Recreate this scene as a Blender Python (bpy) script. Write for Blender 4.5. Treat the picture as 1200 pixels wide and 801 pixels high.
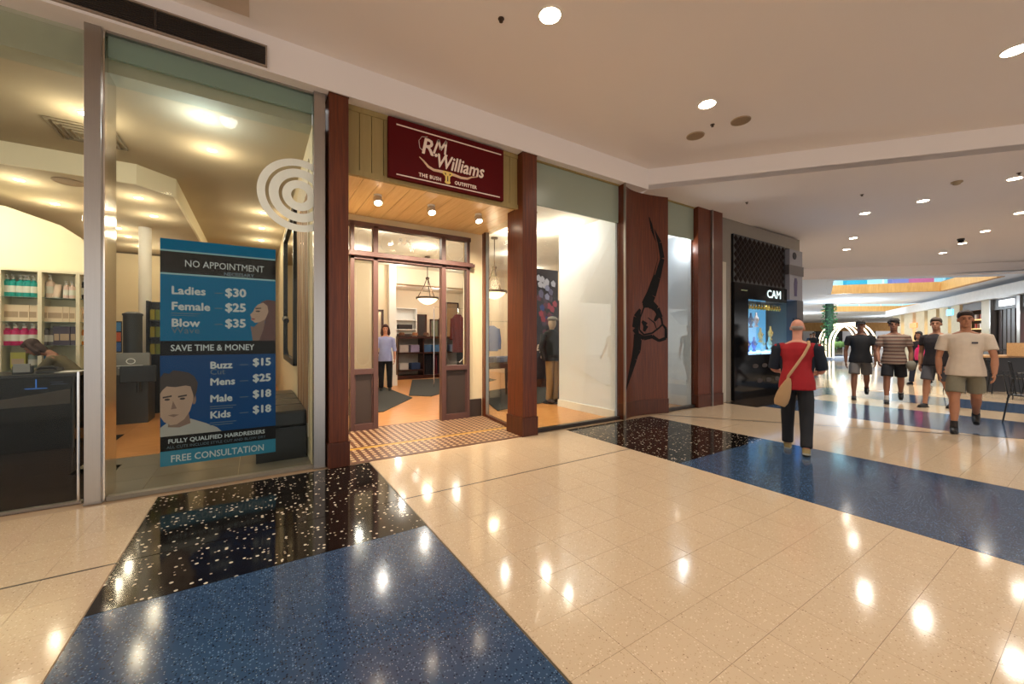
import bpy, bmesh, math, random
from mathutils import Vector, Matrix
random.seed(7)
PI = math.pi
S = bpy.context.scene
for o in list(bpy.data.objects): bpy.data.objects.remove(o)
C = S.collection
# ------------------------------------------------------------ camera, world, exposure
EYE = 1.35
TH = math.atan(300/464.8)
cd = bpy.data.cameras.new('camera'); cam = bpy.data.objects.new('camera', cd); C.objects.link(cam)
cam.location = (0, 0, EYE); cam.rotation_euler = (PI/2, 0, -TH)
cd.sensor_width = 36; cd.lens = 464.8/1200*36; cd.shift_y = -4.5/1200; cd.clip_start = .05; cd.clip_end = 300
S.camera = cam
S.view_settings.view_transform = 'Standard'; S.view_settings.look = 'None'
S.view_settings.exposure = 0.6; S.view_settings.gamma = 1; S.view_settings.use_curve_mapping = False
W = bpy.data.worlds.new('mall_air'); S.world = W; W.use_nodes = True
W.node_tree.nodes['Background'].inputs[0].default_value = (1.0, .97, .94, 1)
W.node_tree.nodes['Background'].inputs[1].default_value = .85
AMB = []
def area(name, loc, size, power, col=(1, .85, .68), rot=(0, 0, 0), sy=None, shape='RECTANGLE', label=None):
    l = bpy.data.lights.new(name, 'AREA'); l.energy = power; l.color = col; l.shape = shape; l.size = size
    if shape == 'RECTANGLE': l.size_y = sy or size
    o = bpy.data.objects.new(name, l); C.objects.link(o); o.location = loc; o.rotation_euler = rot
    return o
# ------------------------------------------------------------ plan helpers
FW = (math.sin(TH), math.cos(TH)); RT = (math.cos(TH), -math.sin(TH))
def dl(depth, lat):            # distance ahead and to the right, to plan coordinates
    return (depth*FW[0]+lat*RT[0], depth*FW[1]+lat*RT[1])
def wallpt(x, y, Y):           # measured from the photograph, point of a wall plane
    u = (x-600)/464.8; v = (396-y)/464.8; t = Y/(FW[1]+u*RT[1]); return ((FW[0]+u*RT[0])*t, EYE+v*t)
def lin(c): c = c/255; return c/12.92 if c <= .04045 else ((c+.055)/1.055)**2.4
def rgb(*c): return (lin(c[0]), lin(c[1]), lin(c[2]), 1)
# ------------------------------------------------------------ materials
def nodes(name):
    m = bpy.data.materials.new(name); m.use_nodes = True; nt = m.node_tree
    return m, nt, nt.nodes['Principled BSDF']
def mixcol(nt, fac, a, b):
    n = nt.nodes.new('ShaderNodeMix'); n.data_type = 'RGBA'
    for k, v in ((0, fac), (6, a), (7, b)):
        if hasattr(v, 'links') or hasattr(v, 'is_linked'): nt.links.new(v, n.inputs[k])
        else: n.inputs[k].default_value = v
    return n.outputs[2]
def coords(nt, scale=(1, 1, 1), rot=(0, 0, 0), world=False):
    mp = nt.nodes.new('ShaderNodeMapping'); mp.inputs['Scale'].default_value = scale; mp.inputs['Rotation'].default_value = rot
    if world:
        g = nt.nodes.new('ShaderNodeNewGeometry'); nt.links.new(g.outputs['Position'], mp.inputs[0])
    else:
        t = nt.nodes.new('ShaderNodeTexCoord'); nt.links.new(t.outputs['Object'], mp.inputs[0])
    return mp.outputs[0]
def noise(nt, vec, scale, detail=3, rough=.5):
    n = nt.nodes.new('ShaderNodeTexNoise'); n.inputs['Scale'].default_value = scale; n.inputs['Detail'].default_value = detail
    n.inputs['Roughness'].default_value = rough; nt.links.new(vec, n.inputs['Vector']); return n.outputs['Fac']
def ramp(nt, fac, stops):
    r = nt.nodes.new('ShaderNodeValToRGB'); nt.links.new(fac, r.inputs[0]); e = r.color_ramp.elements
    e[0].position, e[0].color = stops[0]; e[1].position, e[1].color = stops[1]
    for p, c in stops[2:]: k = e.new(p); k.color = c
    return r.outputs[0]
def sc(c, f): return (min(1, c[0]*f), min(1, c[1]*f), min(1, c[2]*f), 1)
MC = {}
def mat(name, c, rough=.5, metal=0, var=.10, scale=6, bump=0, coat=0, stretch=(1, 1, 1), spec=.5, world=False):
    if name in MC: return MC[name]
    m, nt, p = nodes(name); col = rgb(*c)
    f = noise(nt, coords(nt, stretch, world=world), scale)
    nt.links.new(mixcol(nt, f, sc(col, 1-var), sc(col, 1+var)), p.inputs['Base Color'])
    p.inputs['Roughness'].default_value = rough; p.inputs['Metallic'].default_value = metal
    p.inputs['Coat Weight'].default_value = coat; p.inputs['Specular IOR Level'].default_value = spec
    if bump:
        b = nt.nodes.new('ShaderNodeBump'); b.inputs['Strength'].default_value = bump; b.inputs['Distance'].default_value = .002
        nt.links.new(f, b.inputs['Height']); nt.links.new(b.outputs[0], p.inputs['Normal'])
    MC[name] = m; return m
def emit(name, c, s):
    if name in MC: return MC[name]
    m, nt, p = nodes(name); col = rgb(*c)
    f = noise(nt, coords(nt), 3)
    nt.links.new(mixcol(nt, f, sc(col, .96), col), p.inputs['Emission Color'])
    p.inputs['Base Color'].default_value = col; p.inputs['Emission Strength'].default_value = s; p.inputs['Roughness'].default_value = .4
    MC[name] = m; return m
def glass(name, tint=(.93, .97, .95), refl=1.0, milky=0.0):
    if name in MC: return MC[name]
    m = bpy.data.materials.new(name); m.use_nodes = True; nt = m.node_tree; nt.nodes.clear()
    out = nt.nodes.new('ShaderNodeOutputMaterial'); tr = nt.nodes.new('ShaderNodeBsdfTransparent'); gl = nt.nodes.new('ShaderNodeBsdfGlossy')
    tr.inputs[0].default_value = (*tint, 1); gl.inputs['Roughness'].default_value = .01
    fr = nt.nodes.new('ShaderNodeFresnel'); fr.inputs[0].default_value = 1.45
    mu = nt.nodes.new('ShaderNodeMath'); mu.operation = 'MULTIPLY'; mu.inputs[1].default_value = refl*.22; nt.links.new(fr.outputs[0], mu.inputs[0])
    mx = nt.nodes.new('ShaderNodeMixShader'); nt.links.new(mu.outputs[0], mx.inputs[0]); nt.links.new(tr.outputs[0], mx.inputs[1]); nt.links.new(gl.outputs[0], mx.inputs[2])
    last = mx.outputs[0]
    if milky:
        df = nt.nodes.new('ShaderNodeBsdfDiffuse'); df.inputs[0].default_value = (.62, .72, .66, 1)
        m2 = nt.nodes.new('ShaderNodeMixShader'); m2.inputs[0].default_value = milky
        nt.links.new(last, m2.inputs[1]); nt.links.new(df.outputs[0], m2.inputs[2]); last = m2.outputs[0]
    nt.links.new(last, out.inputs[0]); MC[name] = m; return m
def wood(name, c1, c2, grain=(14, 14, .7), rough=.35, coat=.2, world=False):
    if name in MC: return MC[name]
    m, nt, p = nodes(name); v = coords(nt, grain, world=world)
    f = noise(nt, v, 3.0, 6, .6)
    col = ramp(nt, f, [(.3, rgb(*c1)), (.7, rgb(*c2))])
    nt.links.new(col, p.inputs['Base Color']); p.inputs['Roughness'].default_value = rough; p.inputs['Coat Weight'].default_value = coat
    p.inputs['Coat Roughness'].default_value = .2; p.inputs['Specular IOR Level'].default_value = .35
    b = nt.nodes.new('ShaderNodeBump'); b.inputs['Strength'].default_value = .12; b.inputs['Distance'].default_value = .001
    nt.links.new(f, b.inputs['Height']); nt.links.new(b.outputs[0], p.inputs['Normal'])
    MC[name] = m; return m
def terrazzo(name, base, layers, rough=.09, cloud=.05):
    m, nt, p = nodes(name); v = coords(nt, world=True)
    col = mixcol(nt, noise(nt, v, .8, 2), sc(rgb(*base), 1-cloud), sc(rgb(*base), 1+cloud))
    for (c, scale, size, dens) in layers:
        vo = nt.nodes.new('ShaderNodeTexVoronoi'); vo.inputs['Scale'].default_value = scale; nt.links.new(v, vo.inputs['Vector'])
        lt = nt.nodes.new('ShaderNodeMath'); lt.operation = 'LESS_THAN'; lt.inputs[1].default_value = size; nt.links.new(vo.outputs['Distance'], lt.inputs[0])
        sp = nt.nodes.new('ShaderNodeSeparateColor'); nt.links.new(vo.outputs['Color'], sp.inputs[0])
        l2 = nt.nodes.new('ShaderNodeMath'); l2.operation = 'LESS_THAN'; l2.inputs[1].default_value = dens; nt.links.new(sp.outputs[0], l2.inputs[0])
        mu = nt.nodes.new('ShaderNodeMath'); mu.operation = 'MULTIPLY'; nt.links.new(lt.outputs[0], mu.inputs[0]); nt.links.new(l2.outputs[0], mu.inputs[1])
        col = mixcol(nt, mu.outputs[0], col, rgb(*c))
    nt.links.new(col, p.inputs['Base Color']); p.inputs['Roughness'].default_value = rough; p.inputs['Specular IOR Level'].default_value = .5
    b = nt.nodes.new('ShaderNodeBump'); b.inputs['Strength'].default_value = .05; b.inputs['Distance'].default_value = .004
    nt.links.new(noise(nt, v, 5, 1), b.inputs['Height']); nt.links.new(b.outputs[0], p.inputs['Normal'])
    MC[name] = m; return m
# colours
BEIGE = terrazzo('cream terrazzo', (202, 178, 148), [((186, 160, 128), 95, .30, .35), ((220, 200, 170), 80, .32, .3), ((120, 92, 66), 60, .16, .12)], .10)
BLUE = terrazzo('blue terrazzo', (50, 72, 100), [((96, 122, 152), 95, .34, .40), ((24, 36, 58), 80, .36, .45), ((132, 154, 176), 80, .22, .16)], .12)
BLACK = terrazzo('black terrazzo', (22, 18, 16), [((218, 204, 182), 30, .30, .26), ((186, 170, 148), 46, .30, .10)], .08)
GROUT = mat('dark joint', (150, 124, 96), .5)
CEIL = mat('warm ceiling plaster', (238, 229, 224), .9, var=.02, scale=.7, bump=.03)
CEIL2 = mat('far ceiling plaster', (236, 240, 246), .8, var=.02, scale=.7)
CREAM = mat('cream painted wall', (232, 214, 178), .8, var=.03, scale=2)
WHITE = mat('white painted wall', (238, 236, 230), .75, var=.02, scale=2)
CHERRY = wood('cherry veneer', (74, 29, 10), (106, 49, 20), (18, 18, .8), .38, .12)
CHERRYD = wood('cherry veneer plinth', (60, 23, 8), (86, 38, 15), (18, 18, .8), .38, .12)
TAN = wood('tan painted boards', (148, 126, 78), (160, 138, 88), (10, 10, .6), .6, .0)
PINE = wood('pine ceiling boards', (226, 188, 132), (240, 208, 154), (14, .8, 14), .5, .1)
STEEL = mat('brushed steel', (170, 166, 162), .28, 1, .08, 4, stretch=(30, 30, .6))
CHROME = mat('chrome', (215, 213, 210), .12, 1, .03)
PLUM = mat('plum brown joinery', (90, 61, 57), .4, var=.06, scale=4)
PLUMD = mat('dark brown joinery panel', (62, 50, 46), .45, var=.06, scale=4)
GLASS = glass('clear shop glass', (.95, .97, .95), .9)
GLASST = glass('greenish header glass', (.78, .86, .82), .8, .32)
GLASSJ = glass('plain thin glass', (.96, .98, .97), .6)
ETCH = mat('etched white line', (232, 232, 224), .6, var=.02)
BLK = mat('black satin', (16, 15, 16), .35, var=.1)
BLKG = mat('black gloss panel', (8, 8, 10), .1, var=.1, spec=.25)
LETTER = mat('cream lettering', (236, 214, 196), .5, var=.02)
LAMPW = emit('warm lamp glow', (255, 232, 200), 26)
LAMPC = emit('cool lamp glow', (235, 245, 255), 26)
# ------------------------------------------------------------ geometry
class G:
    def __init__(s): s.v = []; s.f = []
    def add(s, vs, fs):
        n = len(s.v); s.v += [tuple(v) for v in vs]; s.f += [tuple(i+n for i in f) for f in fs]; return s
    def box(s, x0, x1, y0, y1, z0, z1):
        return s.add([(x0, y0, z0), (x1, y0, z0), (x1, y1, z0), (x0, y1, z0), (x0, y0, z1), (x1, y0, z1), (x1, y1, z1), (x0, y1, z1)],
                     [(0, 3, 2, 1), (4, 5, 6, 7), (0, 1, 5, 4), (1, 2, 6, 5), (2, 3, 7, 6), (3, 0, 4, 7)])
    def obox(s, c, size, rz=0):
        ca, sa = math.cos(rz), math.sin(rz); vs = []
        for dz in (0, 1):
            for dx, dy in ((-.5, -.5), (.5, -.5), (.5, .5), (-.5, .5)):
                x = dx*size[0]; y = dy*size[1]; vs.append((c[0]+x*ca-y*sa, c[1]+x*sa+y*ca, c[2]+dz*size[2]))
        return s.add(vs, [(0, 3, 2, 1), (4, 5, 6, 7), (0, 1, 5, 4), (1, 2, 6, 5), (2, 3, 7, 6), (3, 0, 4, 7)])
    def prism(s, poly, z0, z1):
        n = len(poly); a = sum(poly[i][0]*poly[(i+1) % n][1]-poly[(i+1) % n][0]*poly[i][1] for i in range(n))
        if a < 0: poly = poly[::-1]
        return s.add([(p[0], p[1], z0) for p in poly]+[(p[0], p[1], z1) for p in poly],
                     [tuple(range(n))[::-1], tuple(range(n, 2*n))]+[(i, (i+1) % n, n+(i+1) % n, n+i) for i in range(n)])
    def prismY(s, poly, y0, y1):
        n = len(poly); a = sum(poly[i][0]*poly[(i+1) % n][1]-poly[(i+1) % n][0]*poly[i][1] for i in range(n))
        if a < 0: poly = poly[::-1]
        return s.add([(p[0], y0, p[1]) for p in poly]+[(p[0], y1, p[1]) for p in poly],
                     [tuple(range(n)), tuple(range(n, 2*n))[::-1]]+[((i+1) % n, i, n+i, n+(i+1) % n) for i in range(n)])
    def prismX(s, poly, x0, x1):     # poly in (y, z)
        n = len(poly); a = sum(poly[i][0]*poly[(i+1) % n][1]-poly[(i+1) % n][0]*poly[i][1] for i in range(n))
        if a < 0: poly = poly[::-1]
        return s.add([(x0, p[0], p[1]) for p in poly]+[(x1, p[0], p[1]) for p in poly],
                     [tuple(range(n))[::-1], tuple(range(n, 2*n))]+[(i, (i+1) % n, n+(i+1) % n, n+i) for i in range(n)])
    def rings(s, R, cap=True, closed=False):
        n = len(R[0]); base = len(s.v)
        for r in R: s.v += [tuple(p) for p in r]
        m = len(R)
        for i in range(m if closed else m-1):
            a = base+i*n; b = base+((i+1) % m)*n
            for k in range(n): s.f.append((a+k, a+(k+1) % n, b+(k+1) % n, b+k))
        if cap and not closed:
            s.f.append(tuple(base+k for k in range(n))[::-1]); s.f.append(tuple(base+(m-1)*n+k for k in range(n)))
        return s
    def tube(s, pts, r, n=8, closed=False, flat=1.0):
        pts = [Vector(p) for p in pts]; m = len(pts); R = []
        if not hasattr(r, '__len__'): r = [r]*m
        ref = Vector((0, 0, 1))
        d0 = (pts[1]-pts[0]).normalized()
        if abs(d0.z) > .9: ref = Vector((0, 1, 0))
        prev = None
        for i in range(m):
            a = pts[(i-1) % m] if (i > 0 or closed) else pts[0]; b = pts[(i+1) % m] if (i < m-1 or closed) else pts[-1]
            t = (b-a).normalized()
            u = (prev - t*prev.dot(t)) if prev is not None else ref.cross(t)
            if u.length < 1e-5: u = t.orthogonal()
            u.normalize(); prev = u; w = t.cross(u)
            R.append([pts[i]+u*(math.cos(2*PI*k/n)*r[i])+w*(math.sin(2*PI*k/n)*r[i]*flat) for k in range(n)])
        return s.rings(R, True, closed)
    def cyl(s, p, r, h, n=16, r2=None): return s.lathe([(r, 0), (r2 if r2 is not None else r, h)], p, n)
    def lathe(s, prof, c=(0, 0, 0), n=16, sx=1, sy=1):
        return s.rings([[(c[0]+r*sx*math.cos(2*PI*k/n), c[1]+r*sy*math.sin(2*PI*k/n), c[2]+z) for k in range(n)] for r, z in prof])
    def ell(s, c, r, n=12, m=8, R=None):
        out = []
        for i in range(m+1):
            a = -PI/2+PI*i/m; cr = max(math.cos(a), .02)
            ring = [Vector((r[0]*cr*math.cos(2*PI*k/n), r[1]*cr*math.sin(2*PI*k/n), r[2]*math.sin(a))) for k in range(n)]
            if R: ring = [R @ p for p in ring]
            out.append([p+Vector(c) for p in ring])
        return s.rings(out)
WL = {}
def wl(o): return WL.get(o.name, Vector((0, 0, 0)))
def link(name, data, parent=None, loc=None):
    o = bpy.data.objects.new(name, data); C.objects.link(o)
    if parent: o.parent = parent
    return o
def obj(name, g, m, parent=None, smooth=False, bevel=0, local=False, loc=None):
    """one mesh object. g in world coordinates (or local to the parent when local)"""
    me = bpy.data.meshes.new(name); me.from_pydata(g.v, [], g.f); me.materials.append(m)
    if parent is not None:
        base = wl(parent); orig = Vector((0, 0, 0))
        if not local: me.transform(Matrix.Translation(-base))
        o = link(name, me, parent); WL[o.name] = base
    else:
        if loc is None:
            xs = [v[0] for v in g.v]; ys = [v[1] for v in g.v]; zs = [v[2] for v in g.v]
            loc = ((min(xs)+max(xs))/2, (min(ys)+max(ys))/2, min(zs))
        me.transform(Matrix.Translation(-Vector(loc))); o = link(name, me); o.location = loc; WL[o.name] = Vector(loc)
    if smooth:
        me.polygons.foreach_set('use_smooth', [True]*len(me.polygons)); me.update()
        try: me.set_sharp_from_angle(angle=math.radians(42))
        except Exception: pass
    if bevel:
        b = o.modifiers.new('edge', 'BEVEL'); b.width = bevel; b.segments = 2; b.limit_method = 'ANGLE'
    return o
def tag(o, label, cat=None, group=None, kind=None):
    if label: o['label'] = label
    if cat: o['category'] = cat
    if group: o['group'] = group
    if kind: o['kind'] = kind
    return o
def thing(name, label, cat, loc=(0, 0, 0), rz=0, group=None):
    o = bpy.data.objects.new(name, None); C.objects.link(o); o.empty_display_size = .1; o.location = loc; o.rotation_euler = (0, 0, rz)
    WL[o.name] = Vector(loc); return tag(o, label, cat, group)
def struct(name, g, m, label, parent=None, **k):
    o = obj(name, g, m, parent, **k)
    return tag(o, label, kind='structure') if parent is None else o
def dup(root, loc, rz=None, label=None, group=None):
    r = root.copy(); C.objects.link(r); r.location = loc
    if rz is not None: r.rotation_euler = (0, 0, rz)
    if label: r['label'] = label
    if group: r['group'] = group
    def rec(a, b):
        for ch in list(a.children):
            if ch is b or ch.name == r.name: continue
            c = ch.copy(); C.objects.link(c); c.parent = b; rec(ch, c)
    rec(root, r); return r
def text(name, s, size, m, parent, loc, rot=(PI/2, 0, 0), shear=0, off=0, bold=None, ext=.001, align='LEFT', spacing=1, sx=1):
    cu = bpy.data.curves.new(name, 'FONT'); cu.body = s; cu.size = size; cu.shear = shear; cu.offset = 0; cu.extrude = ext
    cu.align_x = align; cu.space_character = spacing; cu.resolution_u = 2
    t = bpy.data.objects.new(name, cu); C.objects.link(t); dg = bpy.context.evaluated_depsgraph_get(); dg.update()
    me = bpy.data.meshes.new_from_object(t.evaluated_get(dg)); bpy.data.objects.remove(t); bpy.data.curves.remove(cu)
    me.transform(Matrix.Diagonal((sx, 1, 1, 1)))
    if off > .0009:
        w = off*1.1; vs = [v.co.copy() for v in me.vertices]; fs = [tuple(p.vertices) for p in me.polygons]; V_ = []; F_ = []
        for k, (dx, dy) in enumerate(((0, 0), (w, 0), (-w, 0), (0, w), (0, -w))):
            n0 = len(V_); V_ += [(v.x+dx, v.y+dy, v.z+.00008*k) for v in vs]; F_ += [tuple(i+n0 for i in f) for f in fs]
        me = bpy.data.meshes.new(name); me.from_pydata(V_, [], F_)
    from mathutils import Euler
    me.transform(Matrix.Translation(Vector(loc)-wl(parent)) @ Euler(rot).to_matrix().to_4x4())
    me.materials.clear(); me.materials.append(m); o = link(name, me, parent); WL[o.name] = wl(parent); return o
ORD = ['first', 'second', 'third', 'fourth', 'fifth', 'sixth', 'seventh', 'eighth', 'ninth', 'tenth', 'eleventh', 'twelfth']

# ============================================================ FLOOR
ZB = -.004
g = G().box(-9, 75, -14, 40, -.12, ZB)
floor = struct('floor', g, GROUT, 'polished terrazzo mall floor with blue and black bands crossing cream')
DG0 = (6.05, 4.39); DG1 = (8.65, .75)      # curved far joint, drawn as two straights
def side(p): return (DG1[0]-DG0[0])*(p[1]-DG0[1])-(DG1[1]-DG0[1])*(p[0]-DG0[0])   # <0 near side? checked below
SGN = 1 if side((0, 0)) > 0 else -1
def clip(poly, fn):
    out = []; n = len(poly)
    for i in range(n):
        a, b = poly[i], poly[(i+1) % n]; fa, fb = fn(a), fn(b)
        if fa >= 0: out.append(a)
        if (fa >= 0) != (fb >= 0):
            t = fa/(fa-fb); out.append((a[0]+(b[0]-a[0])*t, a[1]+(b[1]-a[1])*t))
    return out
near = lambda p: SGN*side(p)-.01*4.47
far = lambda p: -SGN*side(p)-.01*4.47
JY = 3.29
tiles = []
def zone(x0, x1, y0, y1, size=.3):
    ny = max(1, round((y1-y0)/size)); nx = max(1, round((x1-x0)/size)); g_ = .0008
    for i in range(nx):
        for j in range(ny):
            a = x0+(x1-x0)*i/nx; b = x0+(x1-x0)*(i+1)/nx; c = y0+(y1-y0)*j/ny; d = y0+(y1-y0)*(j+1)/ny
            p = clip([(a+g_, c+g_), (b-g_, c+g_), (b-g_, d-g_), (a+g_, d-g_)], near)
            if len(p) > 2: tiles.append(p)
SA = (-.7, 1.03); SB = (3.84, 5.72)
for x0, x1 in ((-2.5, SA[0]-.006), (SA[1]+.008, SB[0]-.006), (SB[1]+.006, 8.9)):
    zone(x0, x1, JY-.3*12, JY-.008)
    zone(x0, x1, JY+.008, 4.49)
def pr(p):
    d = p[0]*FW[0]+p[1]*FW[1]; l = p[0]*RT[0]+p[1]*RT[1]
    return (9e9, 0, 0) if d < .2 else (d, 600+465*l/d, 396+465*EYE/d)
def cen(t): return (sum(p[0] for p in t)/len(t), sum(p[1] for p in t)/len(t))
def keyf(t):
    d, x, y = pr(cen(t)); return d if (-60 < x < 1260 and y < 880) else 100+math.hypot(*cen(t))
tiles.sort(key=keyf)
for t in tiles[:290]:
    c = cen(t); gg = G().prism([(p[0], p[1]) for p in t], -.02, 0)
    o = obj('floor_tile', gg, BEIGE, floor)
rest = G()
for t in tiles[290:]: rest.prism(t, -.02, 0)
for poly in ([(-9, -14), (-2.505, -14), (-2.505, 4.49), (-9, 4.49)], [(-2.5, -14), (SA[0], -14), (SA[0], JY-3.605), (-2.5, JY-3.605)],
             [(SA[1], -14), (SB[0], -14), (SB[0], JY-3.605), (SA[1], JY-3.605)], [(SB[1], -14), (19, -14), (8.905, -.32), (SB[1], -.32)]):
    rest.prism(poly, -.02, 0)
tag(obj('floor_tiling', rest, BEIGE, floor), 'cream terrazzo tiling away from the camera', kind='stuff')
def slab(name, poly, m, lab=None):
    o = obj(name, G().prism(poly, -.02, 0), m, floor)
    if lab: o['label'] = lab
for (a, b), yb in ((SA, 2.74), (SB, 2.62)):
    slab('black_band', [(a, yb+.002), (b, yb+.002), (b, JY-.004), (a, JY-.004)], BLACK, 'black terrazzo with white stone chips')
    slab('black_band', [(a, JY+.004), (b, JY+.004), (b, 4.47), (a, 4.47)], BLACK, 'black terrazzo with white stone chips')
    slab('blue_band', [(a, -14), (b, -14), (b, yb-.002), (a, yb-.002)], BLUE, 'blue speckled terrazzo')
JB = mat('dark joint strip', (52, 40, 34), .4)
BR = mat('brass divider strip', (92, 78, 56), .4, .4)
for x in (SA[1]+.003, ): slab('divider_strip', [(x-.004, -14), (x+.008, -14), (x+.008, 4.47), (x-.004, 4.47)], BR)
slab('joint_strip', [(-9, JY-.006), (SA[0], JY-.006), (SA[0], JY+.006), (-9, JY+.006)], JB)
slab('joint_strip', [(SA[1]+.01, JY-.006), (SB[0], JY-.006), (SB[0], JY+.006), (SA[1]+.01, JY+.006)], JB)
dv = Vector((DG1[0]-DG0[0], DG1[1]-DG0[1])); dv.normalize(); nv = Vector((-dv.y, dv.x))
e0 = Vector(DG0)-dv*.12; e1 = Vector(DG1)+dv*14
slab('joint_strip', [tuple(e0-nv*.022), tuple(e1-nv*.022), tuple(e1+nv*.022), tuple(e0+nv*.022)], JB)
# beyond the joint: broad bands
STR = [(8.45, 10.35), (11.5, 13.15), (16.0, 18.2), (21.5, 24), (28, 31), (36, 40)]
x = 5.6
FB = G(); edges = [x]+[v for s_ in STR for v in s_]+[75]
for i in range(len(edges)-1):
    p = clip([(edges[i]+.002, -14), (edges[i+1]-.002, -14), (edges[i+1]-.002, 40 if edges[i] > 12 else 4.49), (edges[i]+.002, 40 if edges[i] > 12 else 4.49)], far)
    if len(p) > 2: slab('blue_band' if i % 2 else 'cream_band', p, BLUE if i % 2 else BEIGE, ('blue terrazzo crossing the far mall' if i % 2 else None))
# shop floors
WOODF = wood('honey timber floor', (196, 132, 72), (222, 160, 98), (1.2, 9, 9), .28, .2, world=True)
st = struct('floor_outfitter', G().box(.83, 8.0, 6.2, 17, -.01, .004), WOODF, 'honey timber floor of the outfitter shop')
struct('floor_display', G().prism([(3.3, 4.7), (8.0, 4.7), (8.0, 6.21), (3.36, 6.21)], -.01, .004), WOODF, 'honey timber floor behind the display windows')
DTILE = mat('dark salon tile', (46, 36, 32), .15, var=.2, scale=2)
GTILE = mat('grey salon tile', (134, 126, 112), .2, var=.1, scale=2)
sf = struct('floor_salon', G().box(-9, .56, 4.62, 14, -.02, -.002), GROUT, 'salon floor of tile and timber')
for i in range(10):
    for j in range(5):
        xa = (-1.20 if j < 2 else -1.55)-.6*i; obj('floor_tile', G().box(xa-.596, xa, 4.63+.6*j, 4.63+.6*j+.596, -.01, .003), DTILE, sf)
for i in range(3):
    for j in range(3):
        xa = -1.55+.7*i; obj('floor_tile', G().box(max(xa+.002, -1.198 if j < 2 else -9), xa+.698, 4.63+.5*j, 4.63+.5*j+.497, -.01, .003), GTILE, sf)
obj('timber_floor', G().box(-1.548, .56, 6.14, 14, -.01, .003).box(-7.5, -1.552, 7.64, 14, -.01, .003), WOODF, sf)

# ============================================================ ENTRANCE MOSAIC
mos = struct('floor_entrance', G().prism([(.84, 4.5), (3.1, 4.5), (3.36, 6.2), (.84, 6.2)], -.02, .003), mat('brown mosaic', (98, 64, 50), .35, var=.2, scale=20), 'brown mosaic entrance floor with cream squares and a yellow line')
mg = G(); y = 4.56
while y < 6.12:
    if not (5.02 < y < 5.12):
        xx = .88
        while xx < 3.08+(y-4.5)*.15:
            mg.box(xx, xx+.042, y, y+.042, .002, .0045); xx += .062 if (int(round((xx-.88)/.001)) % 2 == 2) else .085
    y += .085
tag(obj('cream_mosaic', mg, mat('cream mosaic', (206, 176, 140), .35, var=.15, scale=30), mos), 'rows of small cream square tesserae', kind='stuff')
obj('yellow_line', G().box(.86, 3.2, 5.04, 5.105, .002, .005), mat('yellow strip', (196, 152, 66), .4), mos)

# ============================================================ CEILINGS
ZC = 4.25; ZF = 3.9; YB = 4.45
D0 = (5.66, YB); D1 = (8.85, .62)
dd = ((D1[0]-D0[0])/(D0[1]-D1[1])); D2 = (D1[0]+dd*13, D1[1]-13)
struct('ceiling', G().prism([(-9, -13), D2, D0, (-9, YB)], ZC, ZC+.1), CEIL, 'smooth warm plaster ceiling of the mall')
struct('ceiling_bulkhead', G().box(-9, D0[0], YB, YB+.4, ZF, ZC+.1), CEIL, 'plaster bulkhead above the shopfronts')
def cbeam(p, q, z0, z1, t, nm, lab, m=CEIL):
    d = Vector((q[0]-p[0], q[1]-p[1])).normalized(); n = Vector((-d.y, d.x))
    if n.x < 0: n = -n
    return struct(nm, G().prism([p, q, (q[0]+n.x*t, q[1]+n.y*t), (p[0]+n.x*t, p[1]+n.y*t)], z0, z1), m, lab)
cbeam(D0, D2, ZF-.001, ZC+.1, .12, 'ceiling_step', 'diagonal drop where the mall ceiling steps down')
P3a = (17.2-4.69*1.2, 6.74+4.85*1.2); P3b = (21.91+4.69*3, 1.89-4.85*3)
B2a = (9.0, 5.4); B2b = (15.5, -4.9)
struct('ceiling_lower', G().prism([D0, D2, B2b, B2a, (6, 5.4)], ZF, ZF+.08), CEIL, 'lower plaster ceiling just past the diagonal step')
struct('ceiling_beyond', G().prism([B2a, B2b, D2, P3b, P3a, (9.0, 12)], ZF+.05, ZF+.12), CEIL, 'plaster ceiling in front of the far atrium')
cbeam(P3a, P3b, 3.58, ZF+.1, .3, 'ceiling_beam', 'shallow dropped beam across the mall before the atrium')
far_ceiling_holes = [[(12.4, 15.6), (16.07, 20.3), (20.6, 18.9), (17.9, 14.4)], [(21.6, 26.5), (25.7, 33.5), (32.5, 33.0), (29.5, 25.5)]]
# ceiling of the atrium, a slab with two openings (strips between depths, cut by the openings)
def fceil():
    bm = bmesh.new()
    def ring(pts, z): return [bm.verts.new((*dl(d, l), z)) for l, d in pts]
    outer = [(5.0, 15.4), (-2, 60), (60, 60), (60, 8), (30, 8)]
    ev = []
    oz = ring([(2.5, 15.6), (-4, 62), (70, 62), (70, 6.0), (33, 6.0), (24.5, 10.2), (13.3, 14.75)], 3.6)
    loops = [oz]+[ring(h, 3.6) for h in far_ceiling_holes]
    for L in loops:
        for i in range(len(L)): ev.append(bm.edges.new((L[i], L[(i+1) % len(L)])))
    bmesh.ops.triangle_fill(bm, use_beauty=True, use_dissolve=False, edges=ev)
    g = G(); bm.verts.index_update()
    g.v = [tuple(v.co) for v in bm.verts]; g.f = [tuple(v.index for v in f.verts) for f in bm.faces]
    n = len(g.v); g.v += [(a, b, c+.03) for a, b, c in g.v]; g.f += [tuple(i+n for i in f) for f in g.f]
    bm.free(); return g
struct('ceiling_atrium', fceil(), CEIL2, 'white atrium ceiling with two large openings')
LW = wood('blond timber cladding', (186, 134, 70), (208, 158, 92), (3, 3, .6), .5, 0)
BAL = glass('balustrade glass', (.72, .93, .95), .8)
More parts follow.
